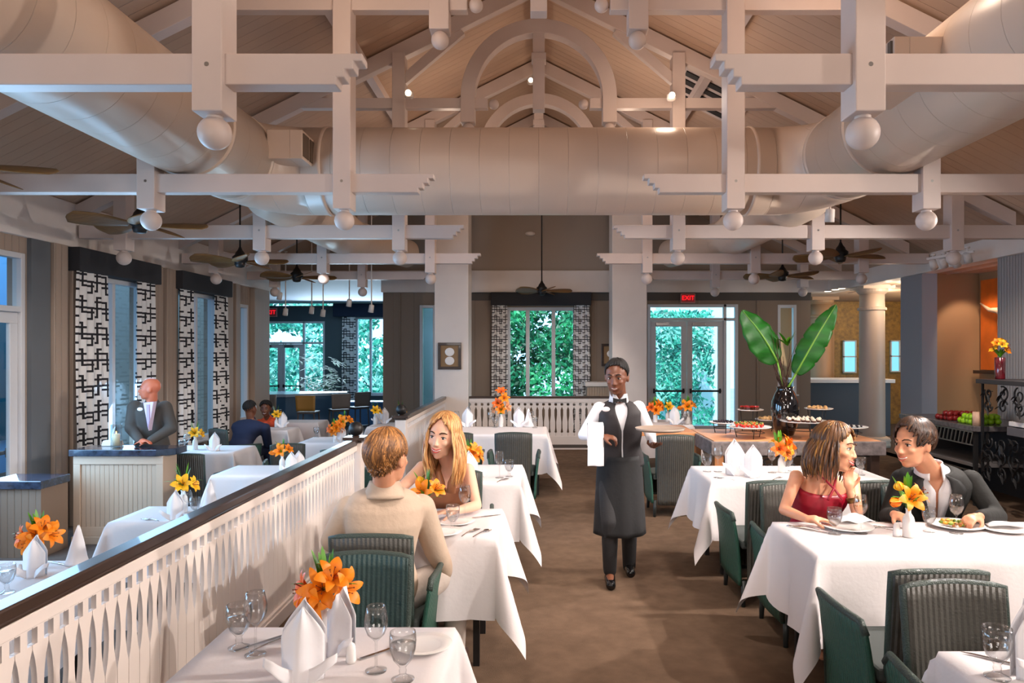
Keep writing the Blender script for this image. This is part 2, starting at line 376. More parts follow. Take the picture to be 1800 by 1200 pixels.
def french(n, axis, pos, u0, u1, z0, zt, z1, side=0, leaves=2, dcol=None):
    "double glass doors with a transom over them and a sidelight; u along the wall"
    r = bpy.data.objects.new('door_%d' % n, None); COL.objects.link(r); struct(r)
    c = (u0+u1)/2; r.location = (pos, c, z0) if axis == 'y' else (c, pos, z0)
    Wd = u1-u0; H = z1-z0; T = zt-z0; f = MB()
    def bx(mb, a, b, d0, d1, za, zb):
        if axis == 'y': mb.box(d0, d1, a, b, za, zb)
        else: mb.box(a, b, d0, d1, za, zb)
    fw = .06; a, b = -Wd/2, Wd/2; sd = b-side
    for x0, x1 in ((a, a+fw), (b-fw, b)) + (((sd-fw, sd),) if side else ()): bx(f, x0, x1, -.04, .06, 0, H)
    bx(f, a+fw, b-fw, -.04, .06, H-fw, H); bx(f, a+fw, b-fw, -.04, .06, T, T+fw)
    if side: bx(f, sd, b-fw, -.04, .06, 0, .1)
    f.build('door_frame', M['frame'], r, bevel=.006)
    g = MB(); bx(g, a+fw, b-fw, .005, .01, T+fw, H-fw)
    if side: bx(g, sd, b-fw, .005, .01, .1, T)
    g.build('transom_pane', M['pane'], r)
    l0 = a+fw; l1 = (sd-fw) if side else (b-fw); lw = (l1-l0)/leaves
    for k in range(leaves):
        x0 = l0+k*lw+.004; x1 = x0+lw-.008; d = MB(); st = .11
        bx(d, x0, x1, -.02, .025, .01, .25); bx(d, x0, x1, -.02, .025, T-.12, T-.004)
        bx(d, x0, x0+st, -.02, .025, .25, T-.12); bx(d, x1-st, x1, -.02, .025, .25, T-.12)
        lf = d.build('door_leaf', M['frame'] if dcol is None else dcol, r, bevel=.005)
        q = MB(); bx(q, x0+st, x1-st, 0, .006, .25, T-.12); q.build('pane', M['pane'], lf)
        q = MB(); bx(q, x0+.05, x1-.05, -.07, -.045, .95, .99); bx(q, x0+.05, x0+.09, -.045, -.02, .92, 1.02); bx(q, x1-.09, x1-.05, -.045, -.02, .92, 1.02); q.build('push_bar', M['black'], lf, bevel=.004)
        q = MB(); bx(q, x0+.1, x0+.38, -.07, -.02, T-.10, T-.04); q.build('door_closer', M['steel'], lf, bevel=.004)
    return r
french(1, 'x', YB+.03, 2.25, 4.12, 0, 2.42, 2.76, side=.24)
french(2, 'x', 22.03, -8.7, -6.62, LF, 2.02, 2.72, side=.62)
french(3, 'y', XL-.06, 5.55, 7.62, LF, 2.2, 2.83, side=.0)
# ---------------------------------------------------------------- the columns
for s, lab in ((-1, 'square white column with the framed artwork, at the end of the long partition'), (1, 'square white column behind the waiter, left of the glass doors')):
    mb = MB(); x0, x1 = (-1.90, -1.28) if s < 0 else (1.34, 1.97)
    mb.box(x0, x1, 12.95, 13.55, LF if s < 0 else 0, roofz(1.3)-.02)
    tag(mb.build('square_column', M['white'], bevel=.01), lab, 'column')
def round_column(x, y, r, lab, m):
    t = thing('round_column', lab, 'column', (x, y, 0))
    mb = MB(); mb.lathe([(r, .14), (r*.98, .3), (r*.94, 2.6), (r*.93, 2.86)], n=32); mb.build('shaft', m, t, True)
    mb = MB(); mb.lathe([(r*.95, 2.55), (r*1.08, 2.56), (r*1.08, 2.6), (r*.95, 2.62)], n=32)
    mb.lathe([(r*.95, 2.86), (r*1.15, 2.9), (r*1.2, 2.95)], n=32); mb.box(-r*1.25, r*1.25, -r*1.25, r*1.25, 2.95, 3.02); mb.build('capital', m, t)
    mb = MB(); mb.lathe([(r*1.35, 0), (r*1.35, .07), (r*1.3, .08), (r*1.38, .12), (r*1.3, .17), (r*1.05, .2)], n=32); mb.build('base', m, t, True)
M['colp'] = mat('column paint', (206, 184, 164), .45)
round_column(6.28, 13.4, .235, 'round beige column with moulded base, in front of the gold wallpaper', M['colp'])
round_column(6.46, 16.3, .24, 'round tan column further back, behind the large right leaf', mat('tan column paint', (176, 140, 108), .5))
# ---------------------------------------------------------------- outside
def leafmass(name, x0, x1, y0, y1, z0, z1, n, size, cols, seed, axis='y'):
    rnd = random.Random(seed); mb = MB()
    for i in range(n):
        c = Vector((rnd.uniform(x0, x1), rnd.uniform(y0, y1), rnd.uniform(z0, z1)))
        k = noise.noise(c*1.1)
        if k < -.18: continue
        s = size*rnd.uniform(.6, 1.5); a = rnd.uniform(0, 2*pi); b = rnd.uniform(-.9, .9)
        u = Vector((cos(a), sin(b)*.6, sin(a))).normalized()*s; v = u.cross(Vector((rnd.uniform(-.5, .5), -1, rnd.uniform(-.2, .6)))).normalized()*s*.38
        mb.add([c-u, c+v, c+u, c-v], [(0, 1, 2, 3)], m=min(len(cols)-1, max(0, int((k+.5)*len(cols)+rnd.uniform(-.6, .6)))))
    return mb.build(name, cols, fixn=False)
GR = [mat('leaf green dark', (10, 78, 52), .5), mat('leaf green', (24, 132, 88), .5), mat('leaf green light', (50, 176, 112), .5)]
tag(leafmass('hedge', -2.5, 2.6, 19.6, 20.8, -.4, 5.5, 24000, .085, GR, 3), 'dense green foliage outside the central window', 'foliage', kind='stuff')
GR2 = [mat('leaf teal dark', (20, 110, 100), .5), mat('leaf teal', (60, 176, 150), .5), mat('leaf teal light', (140, 220, 205), .5)]
tag(leafmass('garden_plants', 2.8, 5.2, 21, 22, -.4, 3.0, 7000, .075, GR2, 4), 'bright green garden plants outside the glass double doors', 'foliage', kind='stuff')
tag(leafmass('garden_shrubs', -12.5, -4.2, 26, 27.5, -.4, 4.4, 16000, .11, GR2, 5), 'teal green shrubs outside the bar room windows', 'foliage', kind='stuff')
tag(leafmass('garden_foliage', 6.5, 13, 19.5, 20.5, 0, 3.2, 1200, .15, GR2, 6), 'green plants beyond the alcove windows', 'foliage', kind='stuff')
mb = MB(); mb.box(-30, 30, -6, 45, -.75, -.55); struct(mb.build('ground', mat('garden paving', (150, 168, 176), .8, var=(1.5, .15))))
mb = MB(); mb.box(3.95, 6.2, 23, 24, -.5, 5.0); tag(mb.build('garden_building', mat('pale outdoor render', (214, 236, 240), .7)), 'pale building in the garden beyond the double doors', 'building')
PB = mat('porch blue paint', (96, 164, 222), .6); PD = mat('porch dark glass', (10, 88, 112), .2)
mb = MB(); mb.box(-9.3, -9.0, 2, 16, -.5, 3.4); pw = mb.build('porch_wall', PB); tag(pw, 'blue painted porch wall seen through the left windows', 'wall')
k = 0
for y in (9.9, 11.4, 12.9, 14.4):
    mb = MB(); mb.box(-9.0, -8.96, y, y+.95, .3, 2.5); o = mb.build('porch_shutter', PD)
    k += 1; tag(o, 'dark teal shuttered opening in the blue porch wall', 'shutter', 'shuttered openings of the porch')
for y in (8.2, 11.6, 13.2):
    mb = MB(); mb.box(-7.3, -7.06, y, y+.24, -.5, 3.2); tag(mb.build('porch_post', mat('porch post paint', (150, 196, 226), .6)), 'pale blue porch post outside the left windows', 'post', 'porch posts outside the left windows')
# ---------------------------------------------------------------- roof trusses
ORD = ['nearest', 'second', 'third', 'fourth', 'fifth']
SP = 2.4
def ballfin(x, y, z, r, t, name='ball_finial'):
    mb = MB(); mb.ell((x, 0, z), r, nu=24, nv=14); mb.lathe([(r*.45, z+r*.85), (r*.45, z+r*1.25)], n=14, c=(x, 0, 0)); return mb.build(name, M['timber'], t, True)
for i in range(5):
    y = 3.6+SP*i
    t = thing('roof_truss', 'white timber roof truss, the %s from the camera, with ball ended posts%s' % (ORD[i], ' and central arch' if i in (1, 2, 3) else ''), 'truss', (0, y, 0))
    for s in (-1, 1):
        xi = .88 if i < 4 else 2.0
        prof = [(xi, 3.268), (XR-.1 if s > 0 else -XL-.1, 3.268), (XR-.1 if s > 0 else -XL-.1, 3.112), (xi+.13, 3.112)] + ([(xi+.13, 3.15), (xi+.09, 3.15), (xi+.09, 3.19), (xi+.045, 3.19), (xi+.045, 3.23), (xi, 3.23)] if i < 4 else [])
        mb = MB(); mb.prism([(s*a, b) for a, b in prof], -.055, .055); mb.build('tie_beam', M['timber'], t, bevel=.006)
        for xp in (1.64, 3.27, 4.9):
            if i == 4 and xp < 2: continue
            if i == 0 and xp > 3: continue
            top = roofz(xp)-.15
            if abs(xp-3.27) < .1 and i < 4: top = 3.40 if i < 3 else 3.9
            mb = MB(); mb.box(s*xp-.075, s*xp+.075, -.09, .09, 2.97, top); p = mb.build('post', M['timber'], t, bevel=.006)
            mb = MB(); mb.lathe([(.012, -.006), (.012, .0)], n=10)
            mb.v = [(a+s*xp, -.091-c_, 3.2+b) for a, b, c_ in mb.v]; mb.build('bolt', M['steel'], p)
            mb = MB(); mb.ell((s*xp, 0, 2.885), .083, nu=24, nv=14); mb.lathe([(.04, 2.95), (.04, 2.975)], c=(s*xp, 0, 0), n=14); mb.build('ball_finial', M['timber'], p, True)
        # upper tie
        xo = 3.05
        mb = MB(); mb.prism([(s*.60, 4.64), (s*.60, 4.76), (s*(xo-.15), 4.76), (s*xo, 4.64)], -.05, .05); u = mb.build('upper_tie', M['timber'], t, bevel=.005)
        mb = MB(); mb.ell((s*.53, 0, 4.70), .06, nu=18, nv=12); mb.build('end_ball', M['timber'], u, True)
        # rafters
        e = 5.6
        mb = MB(); mb.prism([(0, 6.22), (s*e, roofz(e)-.03), (s*e, roofz(e)-.2), (0, 6.02)], -.06, .06); mb.build('rafter', M['timber'], t, bevel=.005)
        mb = MB(); mb.prism([(s*1.72, 4.80), (s*1.72, 4.94), (s*.95, 5.62), (s*.87, 5.52)], -.04, .04); mb.build('brace', M['timber'], t, bevel=.004)
    # arch
    mb = MB(); n = 32; ro, ri, cz = .915, .75, 4.765
    pts = [(ro*cos(pi*k/n), cz+ro*sin(pi*k/n)) for k in range(n+1)]; inn = [(ri*cos(pi*k/n), cz+ri*sin(pi*k/n)) for k in range(n, -1, -1)]
    poly = [(ro, 4.47)] + pts + [(-ro, 4.47), (-ri, 4.47)] + inn + [(ri, 4.47)]
    vs = poly; q = MB()
    outer = [(ro, 4.47)]+pts+[(-ro, 4.47)]; inner = [(ri, 4.47)]+inn[::-1]+[(-ri, 4.47)]
    N_ = len(outer); V = [(p[0], a, p[1]) for a in (-.08, .08) for p in outer] + [(p[0], a, p[1]) for a in (-.08, .08) for p in inner]
    F = []
    for k in range(N_-1):
        F += [(k, k+1, 2*N_+k+1, 2*N_+k), (N_+k, 3*N_+k, 3*N_+k+1, N_+k+1), (k, N_+k, N_+k+1, k+1), (2*N_+k, 2*N_+k+1, 3*N_+k+1, 3*N_+k)]
    F += [(0, 2*N_, 3*N_, N_), (N_-1, 2*N_-1, 4*N_-1, 3*N_-1)]
    q.add(V, F); a_ = q.build('arch', M['timber'], t, bevel=.005)
    for s in (-1, 1):
        mb = MB(); mb.ell((s*.832, 0, 4.405), .075, nu=20, nv=12); mb.build('ball_finial', M['timber'], a_, True)
    mb = MB(); mb.box(-.07, .07, -.07, .07, 4.62, 6.12); mb.box(-.085, .085, -.085, .085, 5.2, 5.28); mb.build('king_post', M['timber'], t, bevel=.005)
# purlins and ridge
mb = MB(); mb.box(-.05, .05, YF, YB, 5.98, 6.2); tag(mb.build('ridge_beam', M['timber']), 'long white ridge beam along the top of the roof', 'beam')
for s, w_ in ((-1, 'left'), (1, 'right')):
    for x, z in ((2.05, 'upper'), (4.0, 'lower')):
        mb = MB(); mb.prism([(s*(x-.05), roofz(x+.05)-.01), (s*(x+.05), roofz(x+.05)-.01), (s*(x+.05), roofz(x)-.14), (s*(x-.05), roofz(x)-.14)], YF, YB)
        tag(mb.build('purlin', M['timber']), '%s white purlin running under the %s roof slope' % (z, w_), 'beam')
# ---------------------------------------------------------------- ducts
def sweep(pts, r, n=32):
    mb = MB(); mb.tube(pts, r, n); return mb
t = thing('air_duct', 'large white round duct crossing the room with long arms along both sides', 'duct', (0, 7.6, 3.7))
mb = MB(); mb.tube([(-2.6, 0, 0), (-1.2, 0, 0), (1.2, 0, 0), (2.6, 0, 0)], .455, 48); cross = mb.build('cross_duct', M['duct'], t, True)
for s in (-1, 1):
    pts = [(s*2.4, 0, 0)]
    for k in range(7):
        a = pi/2*k/6; pts.append((s*(2.42+.6*sin(a)), -.6+.6*cos(a), 0))
    arm = MB(); arm.tube(pts, [.455]*3+[.45, .44, .43, .425, .42], 48); arm.build('elbow', M['duct'], t, True)
    pts = [(s*3.02, -.6, 0), (s*3.02, -4, 0), (s*3.02, -9.5, 0)]
    arm = MB(); arm.tube(pts, .42, 48); ar = arm.build('side_arm', M['ducty'], t, True)
    for yy in (-.62, -1.5):
        c = MB(); c.tube([(s*3.02, yy, 0), (s*3.02, yy-.04, 0)], .432, 48); c.build('seam_band', M['ducty'], t, True)
    c = MB(); c.tube([(s*2.2, 0, 0), (s*2.24, 0, 0)], .467, 48); c.build('seam_band', M['duct'], t, True)
    # rear branch
    c = MB(); c.tube([(s*2.95, .3, -.12), (s*2.95, 2.2, -.12), (s*2.95, 3.6, -.14), (s*2.6, 4.3, -.15), (s*2.3, 4.9, -.2)], [.34, .34, .3, .26, .24], 32); c.build('rear_branch', M['ducty'], t, True)
# grille boxes
for s in (-1, 1):
    v = MB(); x = s*2.42
    if s < 0:
        v.box(-2.62, -2.28, -.75, -.35, -.06, .22); g = v.build('grille_box', M['duct'], t, bevel=.006)
        q = MB()
        for k in range(2): q.box(-2.28, -2.27, -.73+.2*k, -.57+.2*k, -.03, .19)
        q.build('grille', mat('vent dark', (96, 78, 62), .7), g)
    else:
        v.box(2.3, 2.68, -3.0, -2.3, -.12, .12); g = v.build('grille_box', M['duct'], t, bevel=.006)
        q = MB()
        for k in range(7): q.box(2.285, 2.3, -2.98+.095*k, -2.94+.095*k, -.1, .1)
        q.build('grille', M['darktaupe'], g)
# louvre in the roof
t = thing('roof_louvre', 'black and white striped louvre set in the right roof slope', 'louvre', (2.24, 9.3, 5.13)); t.rotation_euler = (0, math.atan(.5), 0)
mb = MB(); mb.box(-.5, .5, -.5, .5, -.03, .05); mb.build('louvre_frame', M['timber'], t)
for k in range(4):
    mb = MB(); mb.box(-.42, .42, -.42+.23*k, -.3+.23*k, -.045, -.03); mb.build('louvre_slot', M['black'], t)
# ---------------------------------------------------------------- ceiling fans
M['blade'] = mat('fan blade wood', (132, 98, 56), .5, var=(8, .2, (1, 6, 1)))
def fan(x, y, z, rot, lab, rodtop, nb=5, R=.66):
    t = thing('ceiling_fan', lab, 'fan', (x, y, z), rot, 'ceiling fans')
    mb = MB(); mb.tube([(0, 0, .12), (0, 0, rodtop-z)], .012, 10); mb.lathe([(.02, rodtop-z-.06), (.06, rodtop-z-.01), (.06, rodtop-z)], n=16); mb.build('rod', M['black'], t, True)
    mb = MB(); mb.lathe([(.02, -.09), (.06, -.08), (.075, -.04), (.07, -.02), (.1, 0), (.105, .06), (.07, .09), (.06, .12), (.03, .16), (.015, .2)], n=24); mb.build('motor', M['black'], t, True)
    for k in range(nb):
        a = 2*pi*k/nb; q = MB()
        def f(u, v):
            r = .1+u*(R-.1); wd = .035+.075*(sin(min(1, u*1.12)*pi*.62+.1)**1.2) if u < .9 else (.035+.075*(sin(min(1, .9*1.12)*pi*.62+.1)**1.2))*sqrt(max(0, 1-((u-.9)/.1)**2)*.96+.04)
            y_ = (v-.5)*2*wd; return (r*cos(a)-y_*sin(a), r*sin(a)+y_*cos(a), .0+.42*(y_))
        q.grid(f, 16, 4); q.build('blade', M['blade'], t, True, solid=.008)
    return t
fan(-4.15, 5.0, 3.1, .35, 'ceiling fan at the left edge of the photo, only one orange lit blade tip showing', roofz(4.15)-.05)
fan(-4.15, 7.4, 3.1, .2, 'dark ceiling fan over the host stand, largest of the left fans', roofz(4.15)-.05)
fan(-4.2, 10.0, 3.05, .1, 'ceiling fan between the second and third left windows, with one bright blade', roofz(4.2)-.05)
fan(-4.15, 12.2, 3.06, .25, 'smallest ceiling fan of the left row, in front of the bar room', roofz(4.15)-.05)
fan(.06, 14.0, 2.98, .0, 'ceiling fan on a long rod in front of the central curtained window', roofz(0.06)-.1, R=.6)
fan(4.33, 10.2, 3.15, .1, 'larger ceiling fan of the right row, above the big leaf plant', roofz(4.33)-.05)
fan(4.25, 12.4, 3.1, .4, 'smaller ceiling fan of the right row, in front of the glass doors side', roofz(4.25)-.05)
# ---------------------------------------------------------------- track lamps
M['lampglow'] = mat('lamp glow', (255, 236, 205), .5, emit=6)
def track_head(lab, loc, tilt=(0, 0), drop=.2, group='white track lamps'):
    t = thing('track_lamp', lab, 'lamp', loc, 0, group)
    mb = MB(); mb.tube([(0, 0, 0), (0, 0, -drop)], .012, 8); mb.lathe([(.035, -.02), (.035, 0)], n=12); mb.build('stem', M['white'], t)
    mb = MB(); R = Matrix.Rotation(tilt[0], 3, 'X') @ Matrix.Rotation(tilt[1], 3, 'Y')
    mb.lathe([(.03, .05), (.045, .04), (.05, -.09), (.045, -.09), (.04, -.07), (.001, -.07)], n=16)
    mb.v = [tuple(R @ Vector(v)+Vector((0, 0, -drop))) for v in mb.v]; mb.build('lamp_head', M['white'], t, True)
for px, py, D, lab in ((492, 520, 13.4, 'leftmost white track lamp hanging before the bar room'), (502, 548, 14.0, 'white track lamp just right of the left exit sign'),
                   (548, 545, 14.2, 'white track lamp above the bar room door corner'), (568, 550, 14.1, 'white track lamp between the bar door and curtain'),
                   (614, 532, 13.5, 'white track lamp over the bar room curtain'), (653, 542, 13.0, 'white track lamp nearest the bar room window top')):
    p = P(px, py, D); zt = roofz(p.x); track_head(lab, p+Vector((0, 0, zt-p.z)), (.2, .2), zt-p.z-.02)
for px, py, D, lab in ((1640, 470, 9.8, 'far left spot of the white track above the niche'), (1658, 467, 9.7, 'second spot of the white track above the niche'),
                   (1680, 466, 9.5, 'third spot of the white track above the niche'), (1700, 458, 9.3, 'right end spot of the white track above the niche')):
    p = P(px, py, D); p.z += .18; track_head(lab, p, (.5, -.5), .12)
mb = MB(); a = P(1630, 455, 9.9); b = P(1712, 442, 9.2); mb.bar(a, b, .03, .03); tag(mb.build('lamp_track', M['white']), 'white lamp track fixed over the buffet niche', 'track')
p = P(1459, 375, 7.5); track_head('single white spot lamp under the right duct elbow', p+Vector((0, 0, .14)), (.2, 0), .14)
for px, py, D, wd in ((719, 166, 8.0, 'left of the central arch'), (933, 143, 10.6, 'inside the central arch'), (1180, 170, 8.0, 'right of the central arch')):
    t = thing('roof_spotlight', 'small glowing spotlight among the roof trusses, '+wd, 'lamp', P(px, py, D), 0, 'glowing spots in the roof')
    mb = MB(); mb.lathe([(.05, .02), (.055, -.02), (.045, -.04), (.02, -.05)], n=14); mb.build('lamp_head', M['white'], t)
    mb = MB(); mb.ell((0, -.05, .0), .035, nu=12, nv=8); mb.build('bulb', M['lampglow'], t, True)
for px, py, D, lab in ((1455, 511, 13.8, 'left one of three glowing downlights in the alcove ceiling'), (1468, 508, 13.2, 'middle one of three glowing downlights in the alcove ceiling'), (1480, 506, 12.9, 'right one of three glowing downlights in the alcove ceiling'), (1567, 504, 12.6, 'glowing downlight right of the round beige column')):
    t = thing('downlight', lab, 'lamp', (P(px, py, 1).x*(3.02-CAMZ)/(P(px, py, 1).z-CAMZ), (3.02-CAMZ)/(P(px, py, 1).z-CAMZ), 3.02))
    mb = MB(); mb.lathe([(.09, 0), (.1, -.01), (.07, -.012)], n=20); mb.build('trim_ring', M['white'], t)
    mb = MB(); mb.lathe([(.065, -.013), (.065, -.016)], n=20); mb.build('lens', M['lampglow'], t)
# smoke detector on the gable
mb = MB(); mb.lathe([(.1, 0), (.1, .03), (.06, .05)], n=20); p = P(932, 410, 14.62); mb.v = [(a+p.x, p.y-c_+.05, b*.45+p.z) for a, b, c_ in mb.v]
tag(mb.build('smoke_detector', M['white']), 'small round detector high on the grey gable between the columns', 'detector')
# exit signs
def exit_sign(px, py, D, lab, w_=.30):
    p = P(px, py, D); t = thing('exit_sign', lab, 'sign', p)
    mb = MB(); mb.box(-w_/2, w_/2, -.03, .03, -w_*.32, w_*.32); mb.build('sign_box', mat('exit sign housing', (214, 150, 140), .5), t, bevel=.008)
    mb = MB(); mb.box(-w_*.45, w_*.45, -.034, -.03, -w_*.27, w_*.27); mb.build('sign_face', mat('exit sign face', (205, 70, 74), .5), t)
    cu = bpy.data.curves.new('exit_text', 'FONT'); cu.body = 'EXIT'; cu.size = w_*.42; cu.align_x = 'CENTER'; cu.align_y = 'CENTER'; cu.extrude = .002
    to = bpy.data.objects.new('exit_text', cu); COL.objects.link(to)
    dg = bpy.context.evaluated_depsgraph_get(); me = bpy.data.meshes.new_from_object(to.evaluated_get(dg)); bpy.data.objects.remove(to)
    me.materials.clear(); me.materials.append(mat('exit sign red', (255, 24, 36), .5, emit=1.6))
    o = bpy.data.objects.new('lettering', me); COL.objects.link(o); o.parent = t; o.rotation_euler = (pi/2, 0, 0); o.location = (0, -.037, 0)
exit_sign(1209, 524, 14.6, 'red exit sign above the glass double doors')
exit_sign(475, 549, 21.8, 'red exit sign over the bar room door', .42)
# ---------------------------------------------------------------- partition fences
def picket_poly(w_, gap=.0015):
    h = w_/2-gap; nt = .0225
    R_ = [(h, .10), (h, .50)]
    for k in range(9):
        a = k/8; z = .50+a*.275; R_.append((h-nt*sin(pi*min(1, a*1.0))**.8 if 0 < a < 1 else h, z))
    R_ += [(h, .79), (h-nt, .79), (h-nt, .845), (h, .845), (h, .86)]
    return R_ + [(-a, b) for a, b in reversed(R_)]
def partition(lab, y0, y1, posts, ends):
    t = thing('partition_fence', lab, 'partition', (-1.72, y0, 0)); L_ = y1-y0; per = .0806
    mb = MB(); mb.box(-.045, .04, 0, L_, .925, .97); mb.box(-.03, .028, 0, L_, .905, .925); mb.build('cap_rail', M['darkwood'], t, bevel=.008)
    mb = MB(); mb.box(-.028, .026, 0, L_, .855, .905); mb.build('top_rail', M['picket'], t, bevel=.004)
    mb = MB(); mb.box(-.03, .03, 0, L_, -.25, .11); mb.box(-.034, .04, 0, L_, 0, .09); mb.build('base_rail', M['picket'], t, bevel=.004)
    n = int(L_/per); first = None
    for k in range(n):
        if first is None:
            mb = MB(); mb.prism(picket_poly(per), -.008, .012, 'x'); first = mb.build('picket', M['picket'], t, fixn=True); o = first
        else:
            o = first.copy(); COL.objects.link(o); o.parent = t
        o.location = (0, per*(k+.5)+(L_-n*per)/2, 0)
    for yp in posts:
        mb = MB(); mb.box(-.065, .065, yp-.065-y0, yp+.065-y0, -.25, .93); p = mb.build('post', M['picket'], t, bevel=.004)
        mb = MB(); mb.box(-.10, .10, yp-.10-y0, yp+.10-y0, .955, .985); mb.box(-.07, .07, yp-.07-y0, yp+.07-y0, .93, .955)
        mb.lathe([(.04, .985), (.025, .995), (.03, 1.0)], c=(0, yp-y0, 0), n=16); mb.build('post_cap', M['darkwood'], p, bevel=.004)
        mb = MB(); mb.ell((0, yp-y0, 1.055), .068, nu=24, nv=14); mb.build('ball_finial', M['black'], p, True)
    return t
partition('long white picket partition with dark cap rail, crossing from the bottom left', 1.15, 6.63, (6.69,), 0)
partition('far white partition section with dark cap rail, running up to the left column', 8.96, 12.93, (8.9,), 0)
def back_rail(lab, x0, x1, y):
    t = thing('back_railing', lab, 'railing', (x0, y, 0)); L_ = x1-x0; per = .112
    mb = MB(); mb.box(0, L_, -.04, .04, .93, .97); mb.build('cap_rail', M['darkwood'], t, bevel=.006)
    mb = MB(); mb.box(0, L_, -.026, .026, .86, .93); mb.build('top_rail', M['white'], t)
    mb = MB(); mb.box(0, L_, -.03, .03, 0, .24); mb.build('base_rail', M['white'], t)
    mb = MB(); mb.box(0, L_, -.033, -.03, .03, .09)
    mb.build('base_band', M['darktaupe'], t)
    n = int(L_/per); first = None; h = per/2-.002; nt = .022
    R_ = [(h, .24), (h, .3), (h-nt, .31), (h-nt*.4, .38), (h-nt*.35, .5), (h-nt, .62), (h-nt, .72), (h-nt*.3, .76), (h, .77), (h, .795), (h-nt, .8), (h-nt, .84), (h, .845), (h, .86)]
    poly = R_+[(-a, b) for a, b in reversed(R_)]
    for k in range(n):
        if first is None:
            mb = MB(); mb.prism(poly, -.015, .015); first = mb.build('picket', M['white'], t); o = first
        else: o = first.copy(); COL.objects.link(o); o.parent = t
        o.location = (per*(k+.5)+(L_-n*per)/2, 0, 0)
    return t
back_rail('white cut out railing below the central curtained window', -1.27, 1.33, 12.98)
# ---------------------------------------------------------------- curtains
TILE = ["....XXXXX...........", "....X...X...........", "XXXXXXXXXXXXXX......", "....X...X....X......", "....X...X....X......", "XXXXXXXXXXXXXXXXXXXX", "....X...X....X...X..", "....X...XXXXXXXXXXXX",
        "....X........X...X..", "XXXXX........X...X..", ".............XXXXX..", "...................."]
CW = mat('curtain white', (226, 224, 222), .85); CB = mat('curtain black', (26, 24, 30), .85)
def curtain(lab, x0, x1, y, z0, z1, axis, face, cell=.02, ph=0, folds=4.5, amp=.035):
    """a hanging curtain along x (axis x) or along y (axis y); face: which way it bulges"""
    Wd = abs(x1-x0); full = Wd*1.45; nu = int(full/cell); nv = int((z1-z0)/cell)
    mb = MB(); vs = []
    for j in range(nv+1):
        z = z1-(z1-z0)*j/nv; g = .92+.08*sin(pi*j/nv)
        for i in range(nu+1):
            u = i/nu; q = x0+(x1-x0)*(.5+(u-.5)*g); d = amp*(.5+.5*j/nv)*sin(2*pi*folds*u+ph+.4*sin(z*2))*face+face*amp
            vs.append((q, y+d, z) if axis == 'x' else (y+d, q, z))
    fs = []; ms = []
    for j in range(nv):
        for i in range(nu):
            fs.append((j*(nu+1)+i, j*(nu+1)+i+1, (j+1)*(nu+1)+i+1, (j+1)*(nu+1)+i)); ms.append(1 if TILE[j % 12][(i+int(ph*3)) % 20] == 'X' else 0)
    mb.v = vs; mb.f = fs; mb.m = ms
    o = mb.build('curtain', [CW, CB], None, True, fixn=False); tag(o, lab, 'curtain', 'black and white lattice curtains'); return o
c1 = .026
curtain('lattice curtain behind the host stand, left side of the first left window', 8.22, 8.88, XL+.1, .02, 2.76, 'y', 1, c1, .5)
curtain('lattice curtain behind the host, right side of the first left window', 9.45, 9.99, XL+.1, .02, 2.76, 'y', 1, c1, 1.9)
curtain('narrow lattice curtain at the left side of the second left window', 10.6, 11.1, XL+.1, .0, 2.76, 'y', 1, c1, 2.6)
curtain('lattice curtain at the right side of the second left window, above the navy suited man', 11.75, 12.3, XL+.1, .0, 2.76, 'y', 1, c1, 3.4)
curtain('lattice curtain left of the central window, behind the tall bouquet', -.97, -.63, YB-.1, .15, 2.74, 'x', -1, .017, .2, 3.5, .03)
curtain('lattice curtain right of the central window, beside the waiter', .70, 1.06, YB-.1, .15, 2.74, 'x', -1, .017, 1.6, 3.5, .03)
curtain('dark blue looking lattice curtain in the bar room', -6.05, -5.62, 21.9, -.15, 2.85, 'x', -1, .03, .9, 3.5, .04)
def valance(lab, x0, x1, y0, y1, z0, z1, m=None):
    mb = MB(); mb.box(x0, x1, y0, y1, z0, z1); tag(mb.build('valance', m or M['slate'], bevel=.01), lab, 'valance')
valance('dark fabric valance over the first left window, behind the host', XL+.005, XL+.2, 8.22, 10.0, 2.72, 2.995)
valance('dark fabric valance over the second left window', XL+.005, XL+.2, 10.6, 12.32, 2.72, 2.995)
valance('dark fabric valance over the central window', -.98, 1.07, YB-.2, YB-.03, 2.73, 2.995)
valance('dark blue valance in the bar room over the curtain', -6.3, -4.7, 21.75, 21.99, 2.86, 3.26, mat('navy valance', (20, 36, 60), .8))
